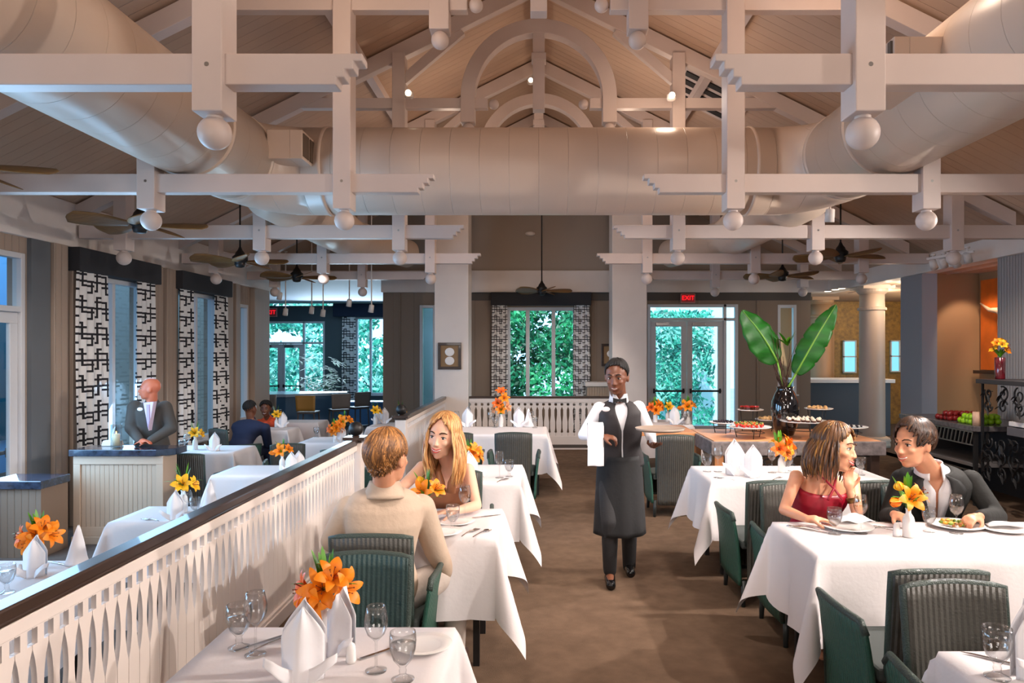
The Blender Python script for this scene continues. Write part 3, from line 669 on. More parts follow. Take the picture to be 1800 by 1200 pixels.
# ---------------------------------------------------------------- wicker chairs
def wmat(n, rgb, ax): return mat(n, rgb, .5, bands=(ax, .022, .5, .006), var=(30, .1), bump=(120, .4))
W1 = wmat('wicker back shaded', (72, 70, 64), 'x'); W2 = wmat('wicker side green', (40, 84, 70), 'y'); W3 = mat('wicker rim', (52, 66, 60), .45, bump=(160, .6))  # same green wicker; the back's browner, darker tone is shading put into the colour
W4 = mat('chair leg paint', (44, 50, 50), .4)
def make_chair(mats=None, name='wicker_chair', arms=True):
    a1, a2, a3, a4 = mats or (W1, W2, W3, W4)
    t = thing(name, 'x', 'chair')
    # backrest: a curved ribbed panel
    mb = MB()
    def bk(u, v):
        x = (u-.5)*.365*(1+.06*v); z = .13+v*(.74+.012*cos((u-.5)*pi)); y = .235+.0+.05*max(0, (v-.4)/.6)+.02*cos((u-.5)*pi)
        return x, y, z
    mb.grid(bk, 16, 14); mb.build('backrest', a1, t, True, solid=.035)
    mb = MB()
    pts = [Vector(bk(0, v/10)) for v in range(4, 11)]+[Vector(bk(u/10, 1)) for u in range(1, 10)]+[Vector(bk(1, v/10)) for v in range(10, 3, -1)]
    mb.tube(pts, .017, 10); mb.build('back_rim', a3, t, True)
    mb = MB(); mb.prism([(-.24, -.25), (.24, -.25), (.225, .24), (-.225, .24)], .40, .455, 'z'); mb.build('seat', mat('seat pad', (60, 66, 64), .8) if 'pad' not in M else M['pad'], t, bevel=.015)
    mb = MB(); mb.box(-.235, .235, -.245, -.22, .16, .41); mb.build('front_skirt', a1, t)
    for s in (-1, 1):
        mb = MB()
        if not arms:
            for yy in (-.225, .225):
                mb = MB(); mb.tube([(s*.17, yy, .40), (s*.18, yy*1.04, 0)], [.021, .015], 10); mb.build('leg', a4, t, True)
            continue
        def sd(u, v):
            y = .245-u*.50; top = .645-.02*u if u > .06 else .60+.45*u
            return (s*(.235+.045*v*v+.012*sin(pi*u)), y, .15+v*(top-.15))
        mb.grid(sd, 12, 10); mb.build('arm_panel', a2, t, True, solid=.02)
        mb = MB(); mb.tube([sd(u/12, 1) for u in range(0, 13)]+[(s*.26, -.262, .56), (s*.245, -.258, .40), (s*.24, -.25, .16)], [.016]*13+[.015, .014, .012], 10); mb.build('arm_rim', a3, t, True)
        for yy in (-.225, .225):
            mb = MB(); mb.tube([(s*.205, yy, .18), (s*.212, yy*1.04, 0)], [.021, .015], 10); mb.build('leg', a4, t, True)
    mb = MB(); mb.box(-.20, .20, -.012, .012, .2, .22); mb.box(-.01, .01, -.2, .2, .16, .18); mb.build('stretcher', a4, t)
    return t
M['pad'] = mat('seat pad', (60, 66, 64), .8)
chair0 = make_chair()
SIDE = pi
GCH = 'dark green wicker armchairs'
def chair(x, y, rz, lab, z=0, group=GCH): return place(chair0, (x, y, z), rz, lab, group)
chair(1.64, 3.20, pi, 'green wicker armchair at the near side of the couple\'s table, back to the camera')
chair(1.60, 2.46, 0, 'wicker armchair at the bottom right table, its dark ribbed back against another chair')
WT = wmat('wicker teal', (40, 66, 64), 'x'); chair1 = make_chair((WT, WT, W3, W4), 'wicker_side_chair', False)
place(chair1, (-.765, 2.86, 0), 0, 'plain dark teal wicker chair without arms behind the nearest left table', GCH)
chair(-.82, 3.76, pi, 'green wicker armchair the man in the beige jacket sits on')
chair(-.63, 5.06, 0, 'dark wicker armchair the blond woman sits on')
chair(-.93, 8.12, pi, 'dark chair at the far table, left one of two, behind orange lilies')
chair(-.28, 8.12, pi, 'dark chair at the far table, right one of two, nearer the aisle')
chair(1.64, 5.2, pi, 'green wicker armchair left of the woman in red, at the empty table behind her')
chair(2.38, 5.2, pi, 'dark wicker armchair seen between the couple, at the empty table behind them')
chair(1.70, 4.52, 0, 'green wicker armchair the woman in the red top sits on')
chair(2.52, 4.52, 0, 'dark wicker armchair the man in the black jacket sits on')
chair(1.46, 7.9, pi, 'dark blue wicker chair just right of the waiter, under the tray')
chair(-3.95, 8.25, pi, 'dark chair behind the host stand, back to the camera', LF)
chair(-4.6, 10.75, pi-.5, 'dark chair the man in the navy suit sits on', LF)
chair(-3.2, 9.1, pi+.3, 'dark chair at the far tables behind the partition, left of the first ball finial', LF)
chair(-2.35, 8.6, pi, 'blue lit chair seen through the gap in the partition', LF)
# ---------------------------------------------------------------- tables and cloths
M['cloth'] = mat('white table linen', (226, 219, 218), .8, bump=(40, .12), spec=.2)
M['ttop'] = mat('table top wood', (90, 70, 56), .6)
def cloth_mesh(x0, x1, y0, y1, z, drop, seed=0, cell=.032, drops=None):
    rnd = random.Random(seed); p1, p2 = rnd.uniform(0, 6), rnd.uniform(0, 6)
    def ax(a, b):
        L_ = b-a; n = max(4, int(L_/cell/2)); m = max(6, int(drop/cell))
        return [a-drop+drop*i/m for i in range(m)] + [a+L_*i/n for i in range(n+1)] + [b+drop*(i+1)/m for i in range(m)]
    U = ax(x0, x1); V = ax(y0, y1); vs = []
    for v in V:
        for u in U:
            ex = u-x1 if u > x1 else (x0-u if u < x0 else 0); ey = v-y1 if v > y1 else (y0-v if v < y0 else 0)
            sx = 1 if u > x1 else -1; sy = 1 if v > y1 else -1
            cx = min(max(u, x0), x1); cy = min(max(v, y0), y1)
            if ex <= 0 and ey <= 0: vs.append((u, v, z)); continue
            r = sqrt(ex*ex+ey*ey); ph = math.atan2(ey, ex); fr = r/drop
            if ex > 0 and ey > 0:
                k = .05+.30*sin(2*ph)**2
                o = .010*min(1, r/.02)+k*r; d = (cos(ph)*sx, sin(ph)*sy)
                # a flute on either side of the point
                o += .03*fr*sin(4*ph)**2
            else:
                if ex > 0: q = (v-y0)/(y1-y0); L_ = y1-y0; d = (sx, 0)
                else: q = (u-x0)/(x1-x0); L_ = x1-x0; d = (0, sy)
                wv = sin(pi*q)**.5 if 0 < q < 1 else 0
                o = .010*min(1, r/.02)+.05*r+.022*fr*wv*sin(q*L_*17+p1+sx)+.010*fr*wv*sin(q*L_*31+p2)
            zz = z-max(0, r-.008)*(.985-.04*fr*(ex > 0 and ey > 0))
            vs.append((cx+d[0]*o, cy+d[1]*o, zz))
    n = len(U); fs = [(j*n+i, j*n+i+1, (j+1)*n+i+1, (j+1)*n+i) for j in range(len(V)-1) for i in range(n-1)]
    mb = MB(); mb.add(vs, fs); return mb
TABS = []
def table(x0, x1, y0, y1, lab, clab, z=.76, drop=.47, floor=0, seed=0, cell=.032):
    TABS.append((x0, x1, y0, y1, z))
    t = thing('dining_table', lab, 'table', ((x0+x1)/2, (y0+y1)/2, floor)); hx, hy = (x1-x0)/2-.004, (y1-y0)/2-.004; h = z-floor
    mb = MB(); mb.box(-hx, hx, -hy, hy, h-.034, h-.003); mb.build('tabletop', M['ttop'], t)
    for sx in (-1, 1):
        for sy in (-1, 1):
            mb = MB(); mb.box(sx*(hx-.11)-.018, sx*(hx-.11)+.018, sy*(hy-.11)-.018, sy*(hy-.11)+.018, 0, h-.034); mb.build('leg', M['black'], t)
    mb = cloth_mesh(x0, x1, y0, y1, z+.001, drop, seed, cell); o = mb.build('tablecloth', M['cloth'], None, True, fixn=False, solid=.0)
    tag(o, clab, 'tablecloth', 'white tablecloths'); return t
TZ = .76; LZ = .51
table(-1.15, -.31, 1.75, 2.63, 'square table at the bottom left of the aisle under a white cloth', 'white cloth on the nearest left table with the large orange lilies', seed=1)
table(-1.12, -.24, 3.93, 4.62, 'table between the beige jacketed man and the blond woman', 'white cloth of the beige jacketed man and blond woman, with a long hanging corner', seed=2)
table(-1.05, -.15, 5.55, 6.42, 'table behind the blond woman under a white cloth', 'white cloth on the table just behind the blond woman', seed=3)
table(-1.25, .10, 8.75, 9.7, 'wide far table near the back railing under a white cloth', 'white cloth on the far table with the tall orange bouquet', seed=4, drop=.5)
table(1.36, 2.10, 1.65, 2.42, 'table cut off at the bottom right corner', 'white cloth at the bottom right corner of the photo', seed=5)
table(1.40, 3.0, 3.56, 4.26, 'wide table of the couple in red and black', 'white cloth of the couple\'s table, hanging in front of them', seed=6)
table(1.36, 2.80, 5.58, 6.35, 'empty wide table behind the couple', 'white cloth on the set table behind the couple', seed=7)
table(-3.5, -2.62, 3.5, 4.32, 'table beyond the partition at the bottom left', 'blue lit white cloth with lilies at the far left bottom', LZ, .45, LF, 8)
table(-3.2, -2.35, 5.28, 5.84, 'table beyond the partition beside the host stand', 'blue lit white cloth between host stand and partition', LZ, .45, LF, 9)
table(-4.85, -3.85, 8.95, 9.65, 'table right behind the host stand', 'white cloth on the table right behind the host stand', LZ, .4, LF, 10)
table(-3.36, -2.5, 7.3, 7.95, 'table beyond the middle of the partition', 'light blue lit cloth beyond the middle of the partition', LZ, .42, LF, 11)
table(-4.75, -4.05, 11.45, 12.0, 'table of the navy suited man and the woman in orange', 'white cloth between the navy suited man and the woman in orange', LZ, .5, LF, 12)
table(-4.65, -3.95, 12.7, 13.3, 'farthest left table, before the bar room', 'white cloth on the farthest left table before the bar room', LZ, .6, LF, 13)
table(-3.35, -2.5, 9.9, 10.6, 'far table behind the first ball finial', 'blue lit cloth behind the first ball finial', LZ, .42, LF, 14)
table(-2.9, -2.15, 12.0, 12.8, 'far table left of the second ball finial', 'pale cloth left of the second ball finial', LZ, .42, LF, 15)
table(1.1, 2.15, 9.9, 10.7, 'far right table before the glass doors', 'white cloth before the glass doors, with several lilies', seed=16)
# ---------------------------------------------------------------- tableware
GL = glassy('clear glass', (.98, .985, .985), .05, .3); WAT = glassy('water', (.93, .94, .95), .10, .6)
WIN = glassy('pale wine', (1, .88, .74), .07, .6)
def make_wine(fill=0):
    t = thing('wine_glass', 'x', 'glass')
    pr = [(.0, .0), (.034, .0), (.035, .003), (.01, .008), (.004, .016), (.004, .095), (.010, .102), (.028, .120), (.037, .145), (.038, .165), (.034, .190), (.029, .212), (.0278, .212), (.0325, .19), (.0365, .165), (.0355, .145), (.027, .122), (.01, .106), (.0, .105)]
    mb = MB(); mb.lathe(pr, n=28); mb.build('bowl_and_stem', GL, t, True, merge=True)
    if fill:
        mb = MB(); mb.lathe([(0, .1058), (.0095, .107), (.0265, .1225), (.0345, .144), (.0350, .150), (0, .150)], n=24); mb.build('wine', WIN, t, True, merge=True)
    return t
def make_goblet():
    t = thing('water_goblet', 'x', 'glass')
    pr = [(0, 0), (.034, 0), (.036, .004), (.018, .01), (.010, .02), (.012, .03), (.009, .038), (.014, .046), (.030, .065), (.040, .095), (.042, .12), (.040, .150), (.0385, .150), (.0405, .12), (.0385, .095), (.029, .068), (.012, .05), (0, .049)]
    mb = MB(); mb.lathe(pr, n=28); mb.build('glass_body', GL, t, True, merge=True)
    mb = MB(); mb.lathe([(0, .0502), (.011, .0515), (.028, .069), (.0375, .095), (.0392, .112), (0, .112)], n=24); mb.build('water', WAT, t, True, merge=True)
    return t
wine0 = make_wine(); wine1 = make_wine(1); gob0 = make_goblet()
# napkin folded to a standing mitre
M['napkin'] = mat('white linen napkin', (240, 238, 240), .8, spec=.2, bump=(30, .1))
def make_napkin(kind=0):
    mb = MB()
    if kind == 0:
        # a pointed front sheet and back sheet, with a curled band on either side
        for q in (-1, 1):
            def f(u, v):
                x = (u-.5)*2; ww = .056*(1+.10*v) if v < .6 else .056*(1+.10*v)*max(.03, 1-((v-.6)/.4)**1.25)
                return x*ww, q*(.008+.042*(1-.75*v)*(1-x*x))+.006*sin(5*x+q), v*.208+.008*q*v
            mb.grid(f, 14, 18)
        for q in (-1, 1):
            def g(u, v):
                return q*(.012+.085*u), -.040-.030*sin(pi*u*.8)+.012*v, .012+.075*u**1.2-.05*max(0, u-.7)+(v-.5)*.045*(1-.55*u)
            mb.grid(g, 12, 4)
    else:
        def f(u, v):
            a = 2*pi*u; r = .050*(1-v)**.8+.002+.030*max(0, .16-v)*(1+.5*sin(3*a)); return r*cos(a)*(1+.14*sin(2*a+1)), r*sin(a)*.75+.018*v, v*.205*(1+.02*sin(2*a))
        mb.grid(f, 28, 16, closed=True)
    o = mb.build('folded_napkin', M['napkin'], None, True, fixn=False, solid=.0018, loc=(0, 0, 0)); tag(o, 'x', 'napkin'); return o
nap0 = make_napkin(0); nap1 = make_napkin(1)
M['china'] = mat('white china', (244, 240, 236), .15, coat=.3)
def make_plate(r=.13):
    mb = MB(); mb.lathe([(0, .004), (r*.55, .004), (r*.62, .006), (r*.98, .016), (r, .018), (r*.99, .020), (r*.62, .011), (r*.55, .009), (0, .009)], n=40); mb.build
    o = mb.build('plate', M['china'], None, True, loc=(0, 0, 0)); tag(o, 'x', 'plate'); return o
plate0 = make_plate()
def make_fork():
    mb = MB(); mb.grid(lambda u, v: ((v-.5)*(.006 if u < .6 else .006+.03*min(1, (u-.6)/.15)), (u-.5)*.155, .003+.008*sin(u*pi)), 20, 3)
    for k in range(4): mb.box(-.0165+.0095*k, -.0125+.0095*k, .075, .112, .002, .004)
    o = mb.build('fork', M['chrome'], None, True, solid=.002, loc=(0, 0, 0)); tag(o, 'x', 'cutlery'); return o
def make_knife():
    mb = MB(); mb.prism([(-.007, -.12), (.007, -.12), (.006, .0), (.010, .02), (.010, .09), (0, .12), (-.006, .02), (-.006, 0)], .002, .005, 'z')
    o = mb.build('knife', M['chrome'], None, loc=(0, 0, 0), bevel=.001); tag(o, 'x', 'cutlery'); return o
def make_spoon():
    mb = MB(); mb.grid(lambda u, v: ((v-.5)*2*(.004 if u < .7 else .004+.018*sin(min(1, (u-.7)/.3)*pi)**.6), (u-.5)*.19, .004+.006*sin(u*pi)-(.006*(1-(2*v-1)**2) if u > .72 else 0)), 30, 4)
    o = mb.build('spoon', M['chrome'], None, True, solid=.002, loc=(0, 0, 0)); tag(o, 'x', 'cutlery'); return o
fork0, knife0, spoon0 = make_fork(), make_knife(), make_spoon()
mb = MB(); mb.lathe([(0, 0), (.016, 0), (.017, .01), (.015, .045), (.012, .06), (.004, .066), (0, .067)], n=18)
shaker0 = mb.build('salt_shaker', M['china'], None, True, loc=(0, 0, 0)); tag(shaker0, 'x', 'shaker')
# lily arrangements
OR = [mat('lily orange', (255, 140, 10), .5, var=(30, .12)), mat('lily deep orange', (250, 108, 20), .5), mat('lily yellow', (250, 186, 30), .5), mat('lily peach', (250, 170, 120), .5)]
LFm = mat('leaf fresh green', (88, 150, 30), .45); STM = mat('stem green', (70, 120, 40), .5); ANT = mat('anther brown', (120, 50, 20), .7)
def lily(t, c, d, m, L_=.075, bud=False):
    d = Vector(d).normalized(); R = d.to_track_quat('Z', 'Y').to_matrix(); c = Vector(c); mb = MB()
    for k in range(6):
        a = pi/3*k+(.1 if k % 2 else 0)
        def f(u, v):
            ww = .021*(sin(pi*(u*.93+.04)))**.8*(1.15 if k % 2 else .85); y = (v-.5)*2*ww
            r = .006+L_*(.95*u**1.3) if not bud else .006+.012*sin(pi*u); h = L_*(.62*sin(u*2.0)) if not bud else L_*u
            p = Vector((r*cos(a)-y*sin(a), r*sin(a)+y*cos(a), h-.1*abs(y)))
            return c+R @ p
        mb.grid(f, 8, 4)
    o = mb.build('lily', m, t, True, fixn=False)
    if not bud:
        mb = MB()
        for k in range(5):
            a = 2*pi*k/5; mb.tube([c, c+R @ Vector((.008*cos(a), .008*sin(a), .03)), c+R @ Vector((.018*cos(a), .018*sin(a), .055))], .0012, 5); mb.ell(c+R @ Vector((.018*cos(a), .018*sin(a), .057)), .003, nu=6, nv=4)
        mb.build('stamen', ANT, o)
def leafblade(mb, a, b, w_, sag=.02):
    a = Vector(a); b = Vector(b); d = b-a; s = d.cross(Vector((0, 0, 1))); s = s.normalized() if s.length > 1e-4 else Vector((1, 0, 0))
    def f(u, v):
        ww = w_*sin(pi*(.06+.93*u))**.7; return a+d*u+s*((v-.5)*2*ww)+Vector((0, 0, sag*sin(pi*u)-.3*abs(v-.5)*ww))
    mb.grid(f, 7, 2)
def make_flowers(kind=0, seed=1):
    rnd = random.Random(seed); t = thing('lily_vase', 'x', 'flowers')
    mb = MB(); mb.lathe([(0, 0), (.028, 0), (.030, .006), (.030, .085), (.026, .105), (.013, .125), (.013, .140), (.017, .150), (.013, .149), (.010, .13), (0, .12)], n=24); mb.build('vase', M['china'], t, True)
    sets = {0: [((.0, -.02, .20), (.1, -1, .35), 0, .085, 0), ((-.055, .0, .19), (-1, -.5, .3), 1, .07, 0), ((.055, -.01, .195), (1, -.5, .2), 0, .08, 0), ((.01, .03, .22), (.2, .5, 1), 2, .07, 0), ((-.02, -.03, .165), (-.35, -1, -.15), 0, .07, 0), ((.03, -.02, .235), (.5, -.8, .9), 0, .07, 0)],
            1: [((-.01, -.015, .20), (-.3, -1, .4), 0, .075, 0), ((.05, .0, .21), (.7, -.6, .7), 0, .06, 0), ((-.03, .02, .24), (-.3, .2, 1), 2, .05, 1), ((-.06, -.01, .19), (-1, -.1, .0), 0, .075, 1)],
            2: [((.0, -.02, .19), (0, -1, .5), 2, .07, 0), ((.045, .0, .18), (1, -.3, .4), 2, .06, 0)],
            3: [((0, -.02, .20), (0, -1, .4), 0, .07, 0), ((-.03, 0, .27), (-.4, -1, .5), 1, .07, 0), ((.03, -.01, .33), (.3, -1, .5), 0, .07, 0), ((.05, 0, .23), (1, -.6, .3), 3, .07, 0), ((-.06, 0, .21), (-1, -.6, .1), 3, .06, 0), ((0, 0, .40), (0, -.6, 1), 1, .07, 0)]}[kind]
    for c, d, mi, L_, bud in sets: lily(t, c, d, OR[mi], L_, bud)
    mb = MB()
    for c, d, mi, L_, bud in sets: mb.tube([(0, 0, .13), Vector(c)*.6+Vector((0, 0, .08)), c], .0022, 6)
    mb.build('stems', STM, t, True)
    mb = MB()
    for k in range(11):
        a = 2*pi*k/11+rnd.uniform(-.2, .2); r = rnd.uniform(.05, .10); h = rnd.uniform(.16, .27)
        leafblade(mb, (.008*cos(a), .008*sin(a), .135+.03*rnd.random()), (r*cos(a), r*sin(a), h), .009)
    for k in range(6):
        a = rnd.uniform(0, 2*pi); r = rnd.uniform(.02, .07); leafblade(mb, (.01*cos(a), .02+.01*sin(a), .17), (r*cos(a)-.01, .03+r*sin(a)*.5, rnd.uniform(.29, .345)), .0115)
    for k in (-1, 1): leafblade(mb, (0, 0, .17), (k*.125, -.01, .215), .010)
    mb.build('leaves', LFm, t, True, fixn=False)
    return t
fl0, fl1, fl2, fl3 = make_flowers(0, 1), make_flowers(1, 2), make_flowers(2, 3), make_flowers(3, 4)
def put(o, px, py, z, lab, group=None, rz=0, scale=None):
    "stand a thing on the surface at height z where its foot shows in the photograph"
    p = G(px, py, z); p.z = z+.0025
    best = min((q for q in TABS if abs(q[4]-z) < .01), key=lambda q: max(q[0]-p.x, p.x-q[1], 0)+max(q[2]-p.y, p.y-q[3], 0))
    p.x = min(max(p.x, best[0]+.05), best[1]-.05); p.y = min(max(p.y, best[2]+.05), best[3]-.05)
    return place(o, p, rz, lab, group, scale)
gW = 'wine glasses'; gG = 'water goblets'; gN = 'folded napkins'; gF = 'lily vases'; gC = 'cutlery'; gP = 'plates'; gS = 'salt and pepper shakers'
# nearest left table
T = TZ
put(gob0, 420, 1140, T, 'stemless looking water goblet at the left edge of the nearest left table', gG)
put(wine0, 449, 1152, T, 'tall empty wine glass left on the nearest left table', gW)
put(nap0, 534, 1192, T, 'large standing napkin in front of the big orange lilies', gN, .15, 1.12)
put(nap0, 600, 1146, T, 'napkin standing right behind the largest one, under the orange lilies', gN, -.5, 1.0)
put(fl0, 571, 1128, T, 'white vase of big orange lilies on the nearest left table', gF, 0, .95)
put(wine0, 661, 1180, T, 'wine glass standing before the green chair on the nearest left table', gW, 0, .98)
put(gob0, 708, 1196, T, 'water goblet at the right on the nearest left table', gG)
put(shaker0, 617, 1165, T, 'salt shaker beside the napkins of the nearest left table', gS)
put(knife0, 470, 1128, T, 'dark shining knife beside the left glasses of the nearest left table', gC, -.7)
put(spoon0, 482, 1132, T, 'spoon beside the knife on the nearest left table', gC, -.6)
put(knife0, 688, 1142, T, 'knife between the right glasses of the nearest left table', gC, -.8)
put(plate0, 745, 1138, T, 'small side plate at the right edge of the nearest left table', gP, 0, .75)
# table of the beige jacketed man
put(fl1, 748, 926, T, 'white vase of orange lilies between the beige jacketed man and blond woman', gF, 0, 1.0)
put(wine1, 817, 915, T, 'wine glass with pale wine before the blond woman', gW)
put(gob0, 796, 932, T, 'water goblet right of the beige jacketed man', gG, 0, .95)
put(fork0, 822, 942, T, 'fork on the blond woman\'s table, near its front edge', gC, -.4)
put(spoon0, 846, 941, T, 'spoon on the blond woman\'s table, rightmost of the front pair', gC, -.45)
put(knife0, 850, 909, T, 'knife on the blond woman\'s table by its back right corner', gC, -1.1)
put(plate0, 800, 920, T, 'white plate before the blond woman', gP, 0, .9)
put(plate0, 770, 950, T, 'white plate half hidden by the beige jacketed man', gP, 0, .9)
# table behind the blond woman
put(fl0, 826, 842, T, 'orange lilies behind the blond woman\'s shoulder', gF, .4, .95)
put(nap0, 822, 850, T, 'broad standing napkin right behind the blond woman', gN, .2, 1.1)
put(wine0, 878, 840, T, 'wine glass on the table behind the blond woman', gW)
put(gob0, 895, 838, T, 'water goblet on the table behind the blond woman', gG, 0, .9)
put(fork0, 880, 850, T, 'fork by the wine glass behind the blond woman', gC, -.4)
put(shaker0, 850, 838, T, 'white shaker on the table behind the blond woman', gS)
# far table
put(fl3, 882, 748, T, 'tall orange and peach lily bouquet on the far table', 'bouquets', 0, 1.15)
put(nap0, 822, 750, T, 'standing napkin at the left of the far table', gN, 0, 1.25)
put(nap0, 912, 750, T, 'standing napkin right of the tall bouquet on the far table', gN, .1, 1.25)
put(nap1, 930, 744, T, 'pointed napkin behind the right napkin of the far table', gN, .1, 1.2)
put(wine0, 862, 749, T, 'wine glass left of the tall bouquet on the far table', gW, 0, 1.0)
put(gob0, 870, 751, T, 'water goblet left of the tall bouquet on the far table', gG)
put(wine0, 803, 750, T, 'wine glass at the far table\'s left end', gW)
put(gob0, 940, 752, T, 'water goblet at the far table\'s right end', gG)
put(wine0, 934, 748, T, 'wine glass at the far table\'s right end', gW)
# couple's table
T = TZ
put(gob0, 1467, 939, T, 'water goblet before the woman in red', gG, 0, .98)
put(wine1, 1513, 938, T, 'wine glass before the woman in red, half full of pale wine', gW, 0, 1.02)
put(plate0, 1490, 930, T, 'large white plate before the woman in red', gP, 0, 1.1)
put(fork0, 1418, 930, T, 'fork at the left end of the couple\'s table', gC, .9)
put(knife0, 1432, 934, T, 'knife beside the fork at the left end of the couple\'s table', gC, .8)
put(fl1, 1597, 944, T, 'white bottle vase of orange lilies in the middle of the couple\'s table', gF, .3, 1.05)
put(shaker0, 1576, 943, T, 'square white shaker left of the couple\'s vase', gS, 0, 1.15)
put(gob0, 1633, 935, T, 'water goblet right of the couple\'s vase', gG, 0, .92)
put(wine1, 1681, 938, T, 'wine glass before the man in black, half full of pale wine', gW, 0, 1.02)
pf = put(plate0, 1680, 927, T, 'oval plate of food before the man in black', gP, 0, 1.15)
put(fork0, 1547, 932, T, 'fork left of the couple\'s vase', gC, 1.2)
put(knife0, 1560, 928, T, 'knife left of the couple\'s vase', gC, 1.2)
put(plate0, 1765, 934, T, 'side plate with a folded napkin at the right edge of the photo', gP, 0, .85)
mb = MB(); mb.grid(lambda u, v: ((u-.5)*.19, (v-.5)*.085, .006+.010*sin(pi*u)), 8, 4); o = mb.build('flat_napkin', M['napkin'], None, True, solid=.008, loc=(0, 0, 0))
tag(o, 'flat folded napkin on the side plate at the right edge', 'napkin'); p = G(1765, 930, T); o.location = (p.x, p.y, T+.018); o.rotation_euler = (0, 0, -.2)
mb = MB(); mb.grid(lambda u, v: ((u-.5)*.2, (v-.5)*.13, .02+.03*sin(pi*u)*sin(pi*v)+.008*sin(9*u+4*v)), 12, 8); o = mb.build('crumpled_napkin', M['napkin'], None, True, solid=.004, loc=(0, 0, 0))
tag(o, 'loosely folded napkin on the plate of the woman in red', 'napkin'); p = G(1500, 921, T); o.location = (p.x, p.y, T+.008)
FOOD = [mat('food golden', (206, 150, 50), .6), mat('food brown', (140, 86, 36), .6), mat('food green', (110, 130, 40), .6)]
rnd = random.Random(5); pp = G(1680, 927, T)
mb = MB()
for k in range(40):
    a = rnd.uniform(0, 2*pi); r = .085*sqrt(rnd.random()); mb.ell((pp.x+r*cos(a), pp.y+r*sin(a)*.8, T+.022+rnd.uniform(0, .012)), (rnd.uniform(.01, .018), rnd.uniform(.008, .014), rnd.uniform(.006, .010)), Matrix.Rotation(rnd.uniform(0, 3), 3, 'Z'), 8, 5, m=rnd.choice((0, 0, 1, 2)))
tag(mb.build('cooked_food', FOOD, None, True), 'golden brown cooked food on the plate before the man in black', 'food', kind='stuff')
# empty table behind the couple
put(gob0, 1243, 829, T, 'water goblet at the left end of the table behind the couple', gG)
put(wine0, 1262, 829, T, 'wine glass beside the left goblet on the table behind the couple', gW, 0, 1.05)
put(nap0, 1292, 834, T, 'taller pointed napkin on the table behind the couple', gN, .1, 1.35)
put(nap0, 1324, 838, T, 'second napkin from the left on the table behind the couple', gN, -.2, 1.2)
put(shaker0, 1322, 841, T, 'white shaker before the napkins behind the couple', gS)
put(fl0, 1374, 830, T, 'orange lilies in the vase left of the woman in red, on the table behind', gF, .9, 1.05)
put(wine0, 1357, 831, T, 'wine glass just left of the lilies behind the woman in red', gW, 0, 1.0)
put(wine0, 1393, 828, T, 'wine glass just right of the lilies behind the woman in red', gW, 0, 1.1)
put(gob0, 1384, 831, T, 'water goblet between lilies and woman in red, on the table behind', gG)
put(fork0, 1277, 843, T, 'fork at the left of the table behind the couple', gC, .7)
put(spoon0, 1366, 842, T, 'spoon below the lilies on the table behind the couple', gC, -.7)
put(wine0, 1494, 830, T, 'wine glass visible between the faces of the couple', gW, 0, 1.1)
put(gob0, 1513, 835, T, 'water goblet visible between the couple, on the table behind', gG, 0, 1.0)
# bottom right table
put(gob0, 1753, 1192, T, 'large water goblet at the bottom right corner', gG, 0, 1.05)
put(knife0, 1762, 1165, T, 'knife behind the bottom right goblet', gC, .9)
put(nap0, 1812, 1190, T, 'white napkin cut by the right edge at the bottom', gN, .2, 1.1)
# right far table
put(fl0, 1152, 742, T, 'orange lilies nearest the waiter\'s arm on the far right table', gF, .5, 1.1)
put(fl2, 1174, 741, T, 'single orange lily on the far right table, behind the tray', gF, .2, 1.1)
put(fl1, 1211, 745, T, 'orange and green lilies at the right of the far right table', gF, .2, 1.2)
put(nap1, 1242, 744, T, 'tall napkin at the right end of the far right table', gN, 0, 1.2)
put(nap0, 1186, 746, T, 'standing napkin in the middle of the far right table', gN, 0, 1.2)
put(wine0, 1199, 747, T, 'wine glass in the middle of the far right table', gW)
put(gob0, 1206, 748, T, 'water goblet in the middle of the far right table', gG)
put(wine0, 1224, 747, T, 'wine glass right of the lilies on the far right table', gW)
# tables of the left room
T = LZ
put(fl0, 66, 1000, T, 'orange lilies at the bottom left, beyond the partition', gF, .3, 1.0)
put(nap0, 62, 1012, T, 'standing napkin before the bottom left lilies', gN, .1, 1.05)
put(nap1, 135, 992, T, 'pointed napkin right of the bottom left lilies', gN, .1, 1.1)
put(shaker0, 34, 1012, T, 'white shaker left of the bottom left napkin', gS)
put(knife0, 108, 992, T, 'knife between the bottom left napkins', gC, 1.2)
put(gob0, 12, 1042, T, 'goblet at the left edge beyond the partition', gG)
put(fl2, 322, 900, T, 'yellow and orange lilies right of the host stand', gF, .3, 1.15)
put(nap0, 308, 912, T, 'standing napkin before the lilies right of the host stand', gN, .1, 1.0)
put(nap1, 369, 897, T, 'pointed napkin beside the dark chair leg, above the rail', gN, .1, 1.1)
put(wine0, 330, 905, T, 'wine glass right of the lilies near the host stand', gW, 0, .9)
put(gob0, 343, 907, T, 'water goblet between the lilies and pointed napkin near the host stand', gG, 0, .95)
put(fork0, 268, 915, T, 'fork on the blue lit cloth near the host stand', gC, 1.1)
put(fl2, 343, 790, T, 'yellow lilies on the table right behind the host stand', gF, .3, 1.1)
put(nap0, 377, 792, T, 'standing napkin on the table right behind the host stand', gN, .1, 1.1)
put(wine0, 328, 792, T, 'wine glass next to the host stand', gW)
put(gob0, 320, 794, T, 'water goblet next to the host stand', gG)
put(fl1, 496, 826, T, 'lilies standing above the middle of the partition rail', gF, .3, 1.0)
put(nap0, 512, 830, T, 'napkin right of the lilies above the middle of the partition rail', gN, .1, 1.0)
put(nap0, 532, 828, T, 'rightmost napkin above the middle of the partition rail', gN, .4, 1.0)
put(fl2, 489, 750, T, 'yellow lilies on the farthest left table before the bar', gF, .3, 1.1)
